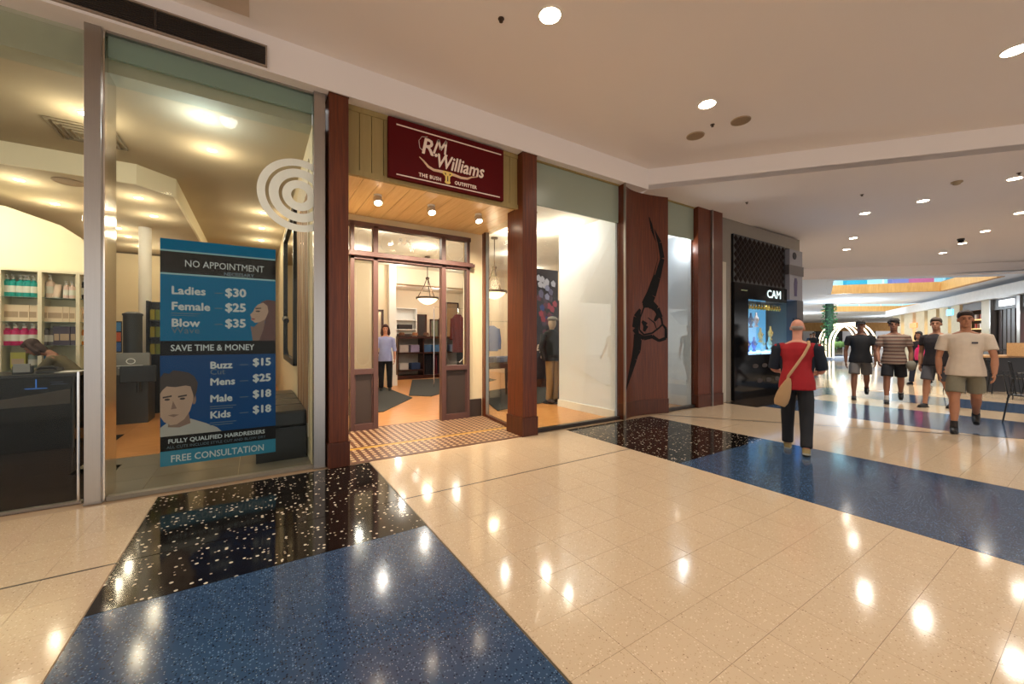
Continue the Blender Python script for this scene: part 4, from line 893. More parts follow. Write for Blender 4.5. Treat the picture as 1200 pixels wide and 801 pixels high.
obj('quilted_backing', G().box(8.62, 10.98, 4.58, 4.74, 2.56, 3.6), BLK, jf)
q = G()
for i in range(nx_):
    for j in range(nz_):
        for sx_, sz_ in ((0, 0), (.5, .5)):
            cx_ = 8.62+(i+.5+sx_)*2.36/nx_; cz_ = 2.56+(j+.5+sz_)*1.04/nz_
            if cx_ > 10.9 or cz_ > 3.52: continue
            hw, hh = 2.36/nx_/2*.94, 1.04/nz_/2*.94
            q.add([(cx_-hw, 4.58, cz_), (cx_, 4.58, cz_-hh), (cx_+hw, 4.58, cz_), (cx_, 4.58, cz_+hh), (cx_, 4.56, cz_)], [(0, 1, 4), (1, 2, 4), (2, 3, 4), (3, 0, 4)])
tag(obj('quilted_diamonds', q, DQ, jf), 'dark brown quilted diamonds', kind='stuff')
obj('left_panel', G().box(8.62, 9.2, 4.56, 4.74, 0, 2.56), BLKG, jf); obj('lower_panel', G().box(9.2, 11.05, 4.56, 4.74, 0, 1.02), BLKG, jf); obj('sign_board', G().box(9.2, 11.05, 4.56, 4.74, 2.22, 2.56), BLKG, jf)
obj('window_niche', G().box(9.2, 11.6, 5.3, 5.32, 1.02, 2.22), emit('blue white display back', (90, 150, 190), .8), jf); obj('niche_floor', G().box(9.2, 11.7, 4.56, 5.3, .98, 1.03), emit('lit display shelf', (170, 210, 255), 1.6), jf)
obj('window_pane', G().box(9.2, 11.05, 4.565, 4.575, 1.03, 2.22), GLASS, jf)
text('sign_letters', 'CAM', .26, emit('lit sign letters', (200, 225, 225), .9), jf, (10.02, 4.55, 2.30), off=.004, sx=1.25)
obj('sign_emblem', G().lathe([(.12, -.01), (.14, .01)], (9.0, 4.55, 2.4), 18, 1, .05), mat('pale green emblem', (140, 150, 110), .5), jf)
bpy.data.objects['wall_jeweller']  # niche is cut in front of the wall body
PLR = emit('backlit picture pillar', (112, 108, 112), .06)
obj('picture_pillar', G().box(11.05, 11.75, 4.50, 4.74, 2.3, 3.55), PLR, jf); obj('pillar_band', G().box(11.0, 11.8, 4.49, 4.74, 2.92, 3.16), mat('pillar dark band', (70, 62, 62), .4), jf); obj('pillar_lower', G().box(11.45, 11.8, 4.5, 4.74, 0, 2.3), mat('pillar grey', (70, 66, 66), .4), jf)
obj('picture_figure', G().prismY([(11.3, 2.4), (11.42, 2.4), (11.45, 2.75), (11.42, 2.85), (11.32, 2.85), (11.28, 2.7)], 4.49, 4.5), mat('violet figure', (62, 50, 80), .6), jf); obj('picture_head', G().prismY(ovalp(11.3, 3.4, .1, .09, 14), 4.49, 4.5), mat('dark round mark', (30, 26, 30), .6), jf)
DS = emit('small blue screen', (60, 120, 200), .9)
t = thing('digital_screen', 'upright black framed blue screen at the jewellery shop corner', 'screen', (11.4, 4.5, 1.1)); obj('screen_frame', G().box(11.2, 11.55, 4.46, 4.5, 1.1, 1.85), BLK, t); obj('screen_face', G().box(11.25, 11.5, 4.45, 4.46, 1.16, 1.78), DS, t)
# bust stands and jewellery
for i, (x, z, c) in enumerate(((9.45, 1.03, (150, 200, 210)), (9.75, 1.03, (60, 90, 200)), (10.05, 1.03, (90, 130, 210)), (10.35, 1.25, (226, 206, 150)), (10.45, 1.03, (170, 210, 220)), (10.8, 1.03, (180, 220, 216)), (10.85, 1.3, (226, 190, 120)), (9.9, 1.6, (40, 90, 150)), (10.15, 1.62, (220, 200, 200)))):
    t = thing('necklace_bust', '%s necklace bust stand, %s from the left in the lit window' % ({150: 'pale aqua', 60: 'royal blue', 90: 'light blue', 226: 'cream gold', 170: 'pale cyan', 180: 'mint white', 40: 'deep blue', 220: 'pink white'}[c[0]], ORD[i]), 'bust stand', (x, 4.85, z))
    m = mat('bust %d %d' % (c[0], c[1]), c, .5)
    bu = obj('bust', G().lathe([(.06, 0), (.065, .02), (.03, .06), (.07, .12), (.085, .2), (.04, .26), (.03, .33), (.035, .35)], (x, 4.85, z), 14, 1, .6), m, t, True)
    obj('necklace', G().tube([(x+.05*math.cos(a_), 4.80-.01*math.sin(a_), z+.24+.05*math.sin(a_)-.04) for a_ in [PI+PI*k/8 for k in range(9)]], .006, 5), mat('gold', (220, 180, 90), .25, .9), bu, True)
t = thing('hanging_gold_charms', 'row of gold pendants hanging below the jewellery sign', 'pendants', (10.2, 4.7, 2.1))
obj('rail', G().tube([(9.3, 4.66, 2.18), (11.0, 4.66, 2.18)], .01, 6), BLK, t)
for i in range(12): x = 9.45+.13*i; obj('charm', G().lathe([(.008, .12), (.01, .1), (.035, .04), (.03, .0), (.01, -.02)], (x, 4.66, 2.03), 8), mat('gold', (220, 180, 90), .25, .9), t, True)
for i in range(7): tag(obj('wall_emblem', G().prismY(ovalp(9.5+(i % 4)*.42+.2*(i//4), .72-.34*(i//4), .13, .05, 12), 4.552, 4.56), mat('dim relief', (48, 38, 32), .4), jf), None)
g = G().prism([(8.2, 3.9), (11.6, 3.9), (11.9, 4.56), (8.2, 4.56)], .0, .004)
tag(obj('door_mat', g, mat('dark stone inset', (52, 44, 38), .12, var=.3, scale=14)), 'dark stone inset in the floor before the jewellery shop', 'inset')

# ============================================================ CEILING FITTINGS OF THE MALL
RINGM = mat('white lamp ring', (236, 228, 216), .5)
def downlight(loc, lab, power, r=.09, grp=None, m=LAMPW, col=(1, .95, .86)):
    t = thing('downlight', lab, 'ceiling light', loc, 0, grp)
    obj('trim_ring', G().rings([[(a_*math.cos(q_), a_*math.sin(q_), z) for q_ in [2*PI*k/24 for k in range(24)]] for a_, z in ((r*1.0, -.001), (r*1.0, -.006), (r*1.18, -.006), (r*1.2, 0))], cap=False), RINGM, t, local=True)
    obj('lens', G().cyl((0, 0, -.004), r, .003, 24), m, t, local=True)
    if power: spot('lamp', (0, 0, -.03), power, col, 150, .9, parent=t, r=r)
    return t
G1 = 'downlights of the near ceiling outside the picture'
PW = 84
d0 = downlight((2.22, 2.81, ZC), 'round downlight at the top centre, nearest the sign', PW, .095)
for loc, lab in (((4.70, 2.82, ZC), 'round downlight farther along, above the longhorn panel'), ((6.43, .61, ZC), 'round downlight at the upper right edge of the ceiling')): dup(d0, loc, 0, lab)
for loc in ((-.3, 2.8, ZC), (-2.9, 2.8, ZC), (1.2, -1.2, ZC), (3.8, -1.0, ZC), (6.4, -1.6, ZC), (-1.5, -1.2, ZC), (1.2, -4.5, ZC), (4.5, -4.5, ZC), (8.5, -4.0, ZC)):
    dup(d0, loc, 0, 'round downlight in the near ceiling outside the view', G1)
FL = [(10.41, 2.05), (13.32, 1.2), (14.89, 1.86), (16.28, 2.44), (17.6, 3.04), (13.04, 3.85), (14.54, 4.45), (10.19, .97), (10.45, 2.9), (16.3, -1.0)]
p = None
for i, (x, y) in enumerate(FL):
    z = ZF if (x < 9.8 or (x-9)*.62+(y-5.4)*.39*1.0 < 0) else ZF+.05
    if (x-B2a[0])*(B2b[1]-B2a[1])-(y-B2a[1])*(B2b[0]-B2a[0]) > 0: z = ZF
    lab = 'small round downlight in the lower ceiling toward the atrium'
    z = ZF+.05 if x > 10.9 else ZF
    if p is None: p = downlight((x, y, z), lab, 110, .08, 'lower ceiling downlights')
    else: dup(p, (x, y, z), 0, lab, 'lower ceiling downlights')
def sprinkler(loc, lab):
    t = thing('sprinkler', lab, 'sprinkler', loc); obj('rose', G().cyl((0, 0, -.006), .028, .006, 14), mat('dull bronze', (80, 62, 50), .4, .5), t, local=True); obj('nozzle', G().lathe([(.014, 0), (.010, -.02), (.018, -.022), (.018, -.026)], (0, 0, -.004), 10), mat('dull bronze', (80, 62, 50), .4, .5), t, local=True)
for loc, lab in (((1.87, 3.08, ZC), 'small sprinkler head beside the top centre downlight'), ((5.21, 3.05, ZC), 'small sprinkler head near the ceiling speakers'), ((7.75, 3.87, ZF), 'small sprinkler head above the double timber pier'), ((9.05, 2.55, ZF), 'small sprinkler head above the man in red'), ((9.9, .9, ZF), 'small sprinkler head at the right edge of the lower ceiling')): sprinkler(loc, lab)
def grille(loc, lab, r=.11):
    t = thing('ceiling_speaker', lab, 'speaker', loc); m = mat('speaker beige', (172, 150, 122), .7)
    obj('rim', G().lathe([(r*1.1, 0), (r*1.08, -.012), (r, -.012), (r, -.004)], n=24), m, t, local=True); obj('grille', G().cyl((0, 0, -.008), r, .006, 24), mat('speaker mesh', (150, 126, 98), .8, var=.2, scale=90), t, local=True)
grille((5.29, 3.35, ZC), 'round beige ceiling speaker, left of two'); grille((5.43, 2.79, ZC), 'round beige ceiling speaker, right of two')
t = thing('smoke_detector', 'pale smoke detector hanging under the lower ceiling', 'detector', (9.6, 1.5, ZF)); obj('base', G().cyl((0, 0, -.02), .07, .02, 18), mat('detector plastic', (168, 148, 120), .6), t, local=True); obj('head', G().lathe([(.05, -.02), (.045, -.045), (.02, -.055)], n=16), mat('detector plastic', (168, 148, 120), .6), t, local=True)
t = thing('security_camera', 'small dark dome camera under the ceiling before the atrium', 'camera', (15.5, 2.35, ZF+.05)); obj('base', G().cyl((0, 0, -.04), .07, .04, 14), BLK, t, local=True); obj('dome', G().ell((0, 0, -.06), (.06, .06, .06)), BLKG, t, True, local=True)

# ------------------------------------------------------------ interior lamps
def mini(loc, lab, power, grp, m=LAMPW, col=(1, .84, .62), r=.045):
    t = downlight(loc, lab, 0, r, grp, m, col)
    l = bpy.data.lights.new('fill_point', 'POINT'); l.energy = power*.42; l.color = col; l.shadow_soft_size = .05
    o = bpy.data.objects.new('fill_point', l); C.objects.link(o); o.parent = t; o.location = (0, 0, -.22 if power < 200 else -1.1); return t  # unseen point light hung below the lens, added to brighten the ceiling
mini((-.44, 5.09, 3.6), 'cool bright salon spotlight nearest the ring decal', 16, None, LAMPC, (.8, .92, 1), .05)
mini((-.44, 5.94, 3.6), 'warm bright salon spotlight behind the cool one', 16, None, LAMPW)
mini((-1.44, 5.66, 3.6), 'warm salon spotlight left of the steel post', 16, None)
p = None
for (x, y) in ((-2.5, 7.55), (-2.5, 8.6), (-1.4, 7.6), (-1.4, 8.6), (-2.1, 9.9), (-2.1, 10.6), (-2.1, 11.6), (-4.5, 8.0), (-1.5, 11.2)):
    lab = 'small downlight in the lower salon ceiling'
    p = dup(p, (x, y, 3.34), 0, lab, 'lower salon ceiling downlights') if p else mini((x, y, 3.34), lab, 14, 'lower salon ceiling downlights')
p = None
for (x, y) in ((.1, 8.4), (.1, 9.6), (.1, 10.8), (-3.5, 5.8), (-6, 5.8)):
    p = dup(p, (x, y, 3.6), 0, 'small downlight in the upper salon ceiling', 'upper salon ceiling downlights') if p else mini((x, y, 3.6), 'small downlight in the upper salon ceiling', 14, 'upper salon ceiling downlights')
# area light tilted down toward the partition
area('partition_wash', (-3.2, 7.75, 3.3), .3, 26, (1, .88, .68), (math.radians(25), 0, 0), 1.0)
t = thing('ceiling_air_diffuser', 'square louvred air diffuser in the salon ceiling', 'vent', (-1.55, 6.2, 3.6))
for k in range(4): s_ = .26-.055*k; obj('louvre', G().tube([(s_, s_, -.01-.008*k), (-s_, s_, -.01-.008*k), (-s_, -s_, -.01-.008*k), (s_, -s_, -.01-.008*k)], .014, 4, True), mat('louvre grey', (130, 118, 96), .6), t, local=True)
grille((-2.0, 7.3, 3.34), 'round speaker in the lower salon ceiling', .14)
# outfitter lamps
mini((4.68, 5.4, 3.42), 'small bright downlight by the white display partition', 20, None, LAMPW, (1, .95, .86))
mini((7.05, 4.72, 3.35), 'bright spotlight in the second display window', 16, None, LAMPC, (.95, .97, 1))
struct('ceiling_second_window', G().box(6.3, 7.18, 4.66, 6, 3.40, 3.42), WHITE, 'white ceiling inside the second display window')
mini((4.72, 6.1, 3.42), 'dazzling spotlight behind the second pier', 36, None, LAMPW, (1, .94, .84), .06)
p = None
for (x, y) in ((4.06, 6.53), (5.22, 8.16), (2.0, 7.6), (3.2, 8.6), (2.0, 9.6), (5.0, 10.8), (6.9, 9.6), (7.2, 7.2), (3.4, 10.9)):
    p = dup(p, (x, y, 3.42), 0, 'small downlight in the outfitter ceiling', 'outfitter front downlights') if p else mini((x, y, 3.42), 'small downlight in the outfitter ceiling', 27, 'outfitter front downlights', LAMPW, (1, .96, .88))
p = None
for (x, y) in ((4.4, 12.5), (5.6, 12.5), (7.2, 13.5), (4.6, 15.2), (6.4, 15.4), (2.5, 14.5)):
    p = dup(p, (x, y, 3.42), 0, 'small downlight deep in the outfitter', 'outfitter rear downlights') if p else mini((x, y, 3.42), 'small downlight deep in the outfitter', 42, 'outfitter rear downlights', LAMPW, (1, .96, .88))
# jewellery window lamps
spot('jewel_lamp', (10.2, 4.72, 2.15), 8, (.7, .85, 1), 140)
# cool lamps added to brighten the white atrium ceiling
p = None
for i, (d_, l_) in enumerate(((20, 24), (24, 20), (24, 34), (36, 26), (40, 38), (36, 14), (50, 30), (28, 12), (22, 29))):
    x, y = dl(d_, l_)
    p = dup(p, (x, y, 3.575), 0, 'round cool downlight in the white atrium ceiling', 'atrium ceiling downlights') if p else mini((x, y, 3.575), 'round cool downlight in the white atrium ceiling', 430, 'atrium ceiling downlights', LAMPC, (.78, .9, 1), .12)
for i in range(10):
    x, y = dl(17.5+i*1.9, 23.5+i*1.1)
    tag(obj('small_ceiling_lamp', G().cyl((x, y, 3.57), .07, .02, 12), LAMPC), 'tiny bright ceiling lamp in the row above the right hand shops', 'ceiling light', 'small lamps above the right hand shops')

# ============================================================ FAR MALL
# left flank and end of the atrium
BG = mat('beige mall wall', (206, 184, 156), .7, var=.05)
def wall2(name, a, b, z0, z1, m, lab, t=.2):
    a = Vector(a); b = Vector(b); d = (b-a).normalized(); n = Vector((-d.y, d.x))*t
    return struct(name, G().prism([tuple(a), tuple(b), tuple(b+n), tuple(a+n)], z0, z1), m, lab)
wall2('wall_far', dl(60, 10), dl(56, 60), 2.35, 3.58, LW, 'blond timber band across the far end of the mall')
wall2('wall_far_end', dl(62, 5), dl(60, 70), 0, 2.4, mat('pale far shops', (196, 200, 206), .6, var=.3, scale=.25), 'pale far end wall of the mall')
wall2('wall_flank', (12.0, 4.9), dl(60, 12), 0, 3.6, mat('pale flank', (206, 206, 208), .6, var=.15, scale=.3), 'pale shop wall along the left of the far mall')
for i, (l0, l1, d_, c) in enumerate(((41.5, 45.0, 54, (30, 30, 34)), (52.5, 56.0, 52, (40, 34, 30)), (47.0, 48.6, 53, (90, 80, 70)))):
    a = dl(d_, l0); b = dl(d_, l1); tag(wall2('dark_shopfront', a, b, 0, 2.3, mat('far shop %d' % i, c, .5), 'dark distant shop opening, %s of three at the far end' % ['leftmost', 'rightmost', 'middle'][i], .5), None, 'shopfront'); bpy.data.objects['dark_shopfront' if i == 0 else 'dark_shopfront.%03d' % i].pop('kind', None)
# glowing arch tunnel
ac = dl(25, 21.6)
ar = thing('arch_tunnel', 'tunnel of glowing nested arches with green base planting', 'arch', (ac[0], ac[1], 0), -TH)
AG = emit('glowing arch strip', (255, 236, 205), 1.5)
for k in range(5):
    R_ = 1.35-.03*k; x_ = .13*k; pts = [(x_-R_, k*.5, 0), (x_-R_, k*.5, .8)]+[(x_+R_*math.cos(a_), k*.5, .95+1.35*math.sin(a_)) for a_ in [PI-PI*j/18 for j in range(19)]]+[(x_+R_, k*.5, .8), (x_+R_, k*.5, 0)]
    obj('glowing_arch', G().tube(pts, .055, 6), AG, ar, True, local=True)
obj('dark_canopy', G().tube([(1.0+1.35*math.cos(a_), 2.6, .95+1.35*math.sin(a_)) for a_ in [PI*j/14 for j in range(9)]], .1, 6), mat('dark arch back', (50, 52, 60), .5), ar, True, local=True)
for i in range(3): obj('base_planting', G().ell((-1.1+.35*i, .2, .95), (.22, .18, .22), 8, 5), mat('arch planting', (90, 120, 60), .9, var=.4, scale=12), ar, local=True)
obj('plinth', G().box(-1.5, 1.8, -.1, 2.2, 0, .12), mat('pale plinth', (200, 205, 215), .4), ar, local=True)
# planted column
pcx = dl(26, 21.2-.4); t = thing('planted_column', 'slim column wrapped in green foliage left of the arches', 'column', (pcx[0], pcx[1], 0))
obj('core', G().cyl((0, 0, 0), .22, 3.58, 12), mat('dark green core', (34, 58, 40), .8), t, local=True)
g = G()
for i in range(420):
    a_ = random.random()*2*PI; z = random.uniform(.5, 3.5); r = random.uniform(.2, .42); c = Vector((r*math.cos(a_), r*math.sin(a_), z)); u = Vector((random.uniform(-1, 1), random.uniform(-1, 1), random.uniform(-1, 1))).normalized()*.1; w = u.orthogonal().normalized()*.05
    g.add([c-u, c+w, c+u, c-w], [(0, 1, 2, 3)])
tag(obj('foliage', g, mat('column leaves', (52, 104, 60), .6, var=.5, scale=8), t, local=True), None, kind='stuff')
# right hand row of shops, line in plan
FP = Vector((23.6, 2.0)); FDn = Vector((15.9, 7.3)).normalized(); FN = Vector((-FDn.y, FDn.x))
def fs(px):     # distance along the shop row at which it is seen
    u = (px-600)/464.8; d = Vector((FW[0]+u*RT[0], FW[1]+u*RT[1])); den = d.x*FDn.y-d.y*FDn.x; return (d.y*FP.x-d.x*FP.y)/den
def fbox(name, s0, s1, z0, z1, m, n0=0, n1=.15, parent=None):
    p = [FP+FDn*s0-FN*n1, FP+FDn*s1-FN*n1, FP+FDn*s1-FN*n0, FP+FDn*s0-FN*n0]; return obj(name, G().prism([tuple(q) for q in p], z0, z1), m, parent)
SH_ = [fs(p) for p in (1215, 1199, 1194, 1168, 1155, 1139, 1110, 1080, 1045)]
struct_r = fbox('wall_right', fs(1290), fs(1044), 0, 3.4, mat('right wall dark', (60, 50, 44), .6), .9, 1.2); tag(struct_r, 'back wall of the right hand shop row', kind='structure')
hd = fbox('fascia_right', fs(1290), fs(1044), 2.95, 3.4, mat('white fascia', (232, 230, 226), .6), -.3, .9); tag(hd, 'pale fascia above the right hand shops', kind='structure')
b1 = thing('cosmetics_shop', 'dark shopfront with white lit sign and shelves of pink goods', 'shopfront', (*tuple(FP+FDn*SH_[2]), 0))
s0, s1 = fs(1300), fs(1166)
def sb(nm, p0, p1, z0, z1, m, n0, n1, par=b1): return fbox(nm, fs(p0), fs(p1), z0, z1, m, n0, n1, par)
DPN = mat('dark timber panel', (58, 44, 38), .4, var=.2, scale=3)
for k in range(4): sb('dark_panel', 1187-5*k, 1183.2-5*k, 0, 2.5, DPN, .05, .15)
sb('lintel', 1300, 1166, 2.5, 2.95, mat('shop lintel grey', (72, 70, 68), .4), -.05, .2)
sb('lit_sign', 1192, 1176, 2.62, 2.85, emit('white shop sign', (235, 240, 245), 1.6), -.12, -.06)
sb('post', 1200, 1196, 0, 2.95, STEEL, -.1, .1)
for j in range(5):
    sb('goods_shelf', 1196, 1187.5, .5+.38*j, .53+.38*j, WHITE, .2, .7)
    for k in range(4): sb('pink_goods', 1195.5-2*k, 1194.2-2*k, .53+.38*j, .75+.38*j, mat('pink goods %d' % ((j+k) % 3), ((226, 90, 110), (236, 150, 160), (210, 50, 70))[(j+k) % 3], .5), .25, .5)
    sb('side_goods', 1215, 1200.5, .5+.38*j, .78+.38*j, mat('pink goods %d' % (j % 3), (226, 90, 110), .5), .3, .6)
b2 = thing('stone_pillar', 'pale travertine pillar between the two right hand shops', 'pillar', (*tuple(FP+FDn*SH_[4]), 0)); sb('pillar_body', 1166, 1154, .9, 2.95, mat('travertine', (186, 170, 138), .4, var=.2, scale=2), -.1, .4, b2); sb('pillar_base', 1166, 1154, 0, .9, mat('grey stone', (90, 88, 86), .3), -.12, .4, b2); sb('steel_edge', 1166.5, 1165, 0, 2.95, STEEL, -.14, .1, b2)
b3 = thing('bag_shop', 'warm brown shopfront with red and white lit shelves', 'shopfront', (*tuple(FP+FDn*SH_[5]), 0))
sb('side_post', 1153.5, 1152.5, 0, 2.95, BLK, -.05, .1, b3); sb('lintel', 1153.5, 1130, 2.6, 2.95, DPN, -.05, .2, b3)
for j in range(5):
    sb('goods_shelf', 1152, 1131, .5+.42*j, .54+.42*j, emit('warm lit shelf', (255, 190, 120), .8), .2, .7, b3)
    for k in range(7): sb('shelf_goods', 1151.5-2.8*k, 1149.8-2.8*k, .54+.42*j, .76+.42*j, mat('bag goods %d' % ((j*2+k) % 4), ((170, 70, 50), (90, 60, 44), (220, 210, 200), (120, 84, 60))[(j*2+k) % 4], .5), .25, .5, b3)
b4 = thing('cream_shopfronts', 'row of cream and glowing shopfronts receding behind the walkers', 'shopfront', (*tuple(FP+FDn*SH_[7]), 0))
for k in range(6): sb('cream_pier', 1128-14*k, 1118-14*k, 0, 2.95, mat('cream pier', (222, 206, 170), .6), -.1, .3, b4)
for k in range(6): sb('glowing_window', 1118-14*k, 1114-14*k, .3, 2.4, emit('warm shop glow', (250, 214, 160), .9), .1, .2, b4)
sb('orange_sign', 1078, 1070, 2.0, 2.3, emit('orange sign', (240, 130, 60), 1.0), -.15, -.1, b4); sb('blue_sign', 1121, 1114, 2.5, 2.8, emit('blue sign', (110, 190, 250), 1.4), -.15, -.1, b4)
# food counter with chairs
cc = Vector(dl(10.2, 13.2)); t = thing('food_counter', 'dark counter with pale timber top at the right edge', 'counter', (cc.x, cc.y, 0), -TH-.06)
CT = wood('pale timber top', (196, 150, 100), (216, 172, 120), (2, 14, 14), .35, .2)
obj('counter_base', G().box(-1.2, 2.2, -.25, .4, 0, .86), mat('dark counter side', (36, 28, 26), .4), t, local=True); obj('counter_top', G().box(-1.3, 2.3, -.32, .45, .86, .91), CT, t, local=True, bevel=.006); obj('screen_rail', G().box(-1.25, 2.2, .38, .42, 1.02, 1.06), BLK, t, local=True)
for x in (-1.2, .2, 1.6): obj('rail_post', G().cyl((x, .4, .9), .015, .14, 8), BLK, t, local=True)
bx = Vector(dl(9.7, 12.55)); t = thing('timber_box', 'small pale timber box standing on the counter', 'box', (bx.x, bx.y, .912), -TH-.06)
obj('box_side', G().box(-.2, .9, -.2, -.18, 0, .32).box(-.2, .9, .18, .2, 0, .32).box(-.2, -.18, -.18, .18, 0, .32).box(.88, .9, -.18, .18, 0, .32), CT, t, local=True); obj('box_base', G().box(-.18, .88, -.18, .18, 0, .02), CT, t, local=True)
def wire_chair(loc, rz, lab):
    t = thing('cafe_chair', lab, 'chair', loc, rz, 'black cafe chairs by the counter')
    obj('seat', G().prism([(-.2, -.2), (.2, -.2), (.18, .2), (-.18, .2)], .44, .46), BLK, t, local=True, bevel=.01)
    for x, y in ((-.18, -.18), (.18, -.18), (-.17, .18), (.17, .18)): obj('leg', G().tube([(x, y, .45), (x*1.25, y*1.25, 0)], .011, 6), BLK, t, local=True)
    obj('back_frame', G().tube([(-.18, .18, .45), (-.19, .24, .82), (.19, .24, .82), (.18, .18, .45)], .011, 6), BLK, t, local=True)
    for k in range(5): x = -.12+.06*k; obj('back_rod', G().tube([(x, .185, .46), (x, .24, .82)], .005, 5), BLK, t, local=True)
    return t
for i, (d_, l_, rz) in enumerate(((9.6, 11.9, .3), (9.4, 12.6, 2.6), (8.7, 11.3, .2), (8.9, 13.2, -.4), (9.9, 11.2, 1.2), (6.15, 8.1, .9))):
    x, y = dl(d_, l_); wire_chair((x, y, 0), rz, ['black wire cafe chair at the left end of the counter', 'black wire cafe chair turned to the counter front', 'black wire cafe chair pulled out toward the walkers', 'black wire cafe chair at the right edge near counter', 'black wire cafe chair turned sideways beside the counter', 'nearest black wire cafe chair, cut by the right edge'][i])
for i, (d_, l_) in enumerate(((8.3, 12.3), (6.6, 8.95))):
    x, y = dl(d_, l_); t = thing('cafe_table', ['dark round cafe table among the wire chairs', 'nearer dark cafe table outside the right edge'][i], 'table', (x, y, 0)); obj('table_top', G().lathe([(.33, 0), (.34, .01), (.33, .025)], (0, 0, .73), 24), BLK, t, local=True); obj('stem', G().cyl((0, 0, .02), .025, .71, 10), BLK, t, local=True); obj('base', G().cyl((0, 0, 0), .22, .02, 20), BLK, t, local=True)

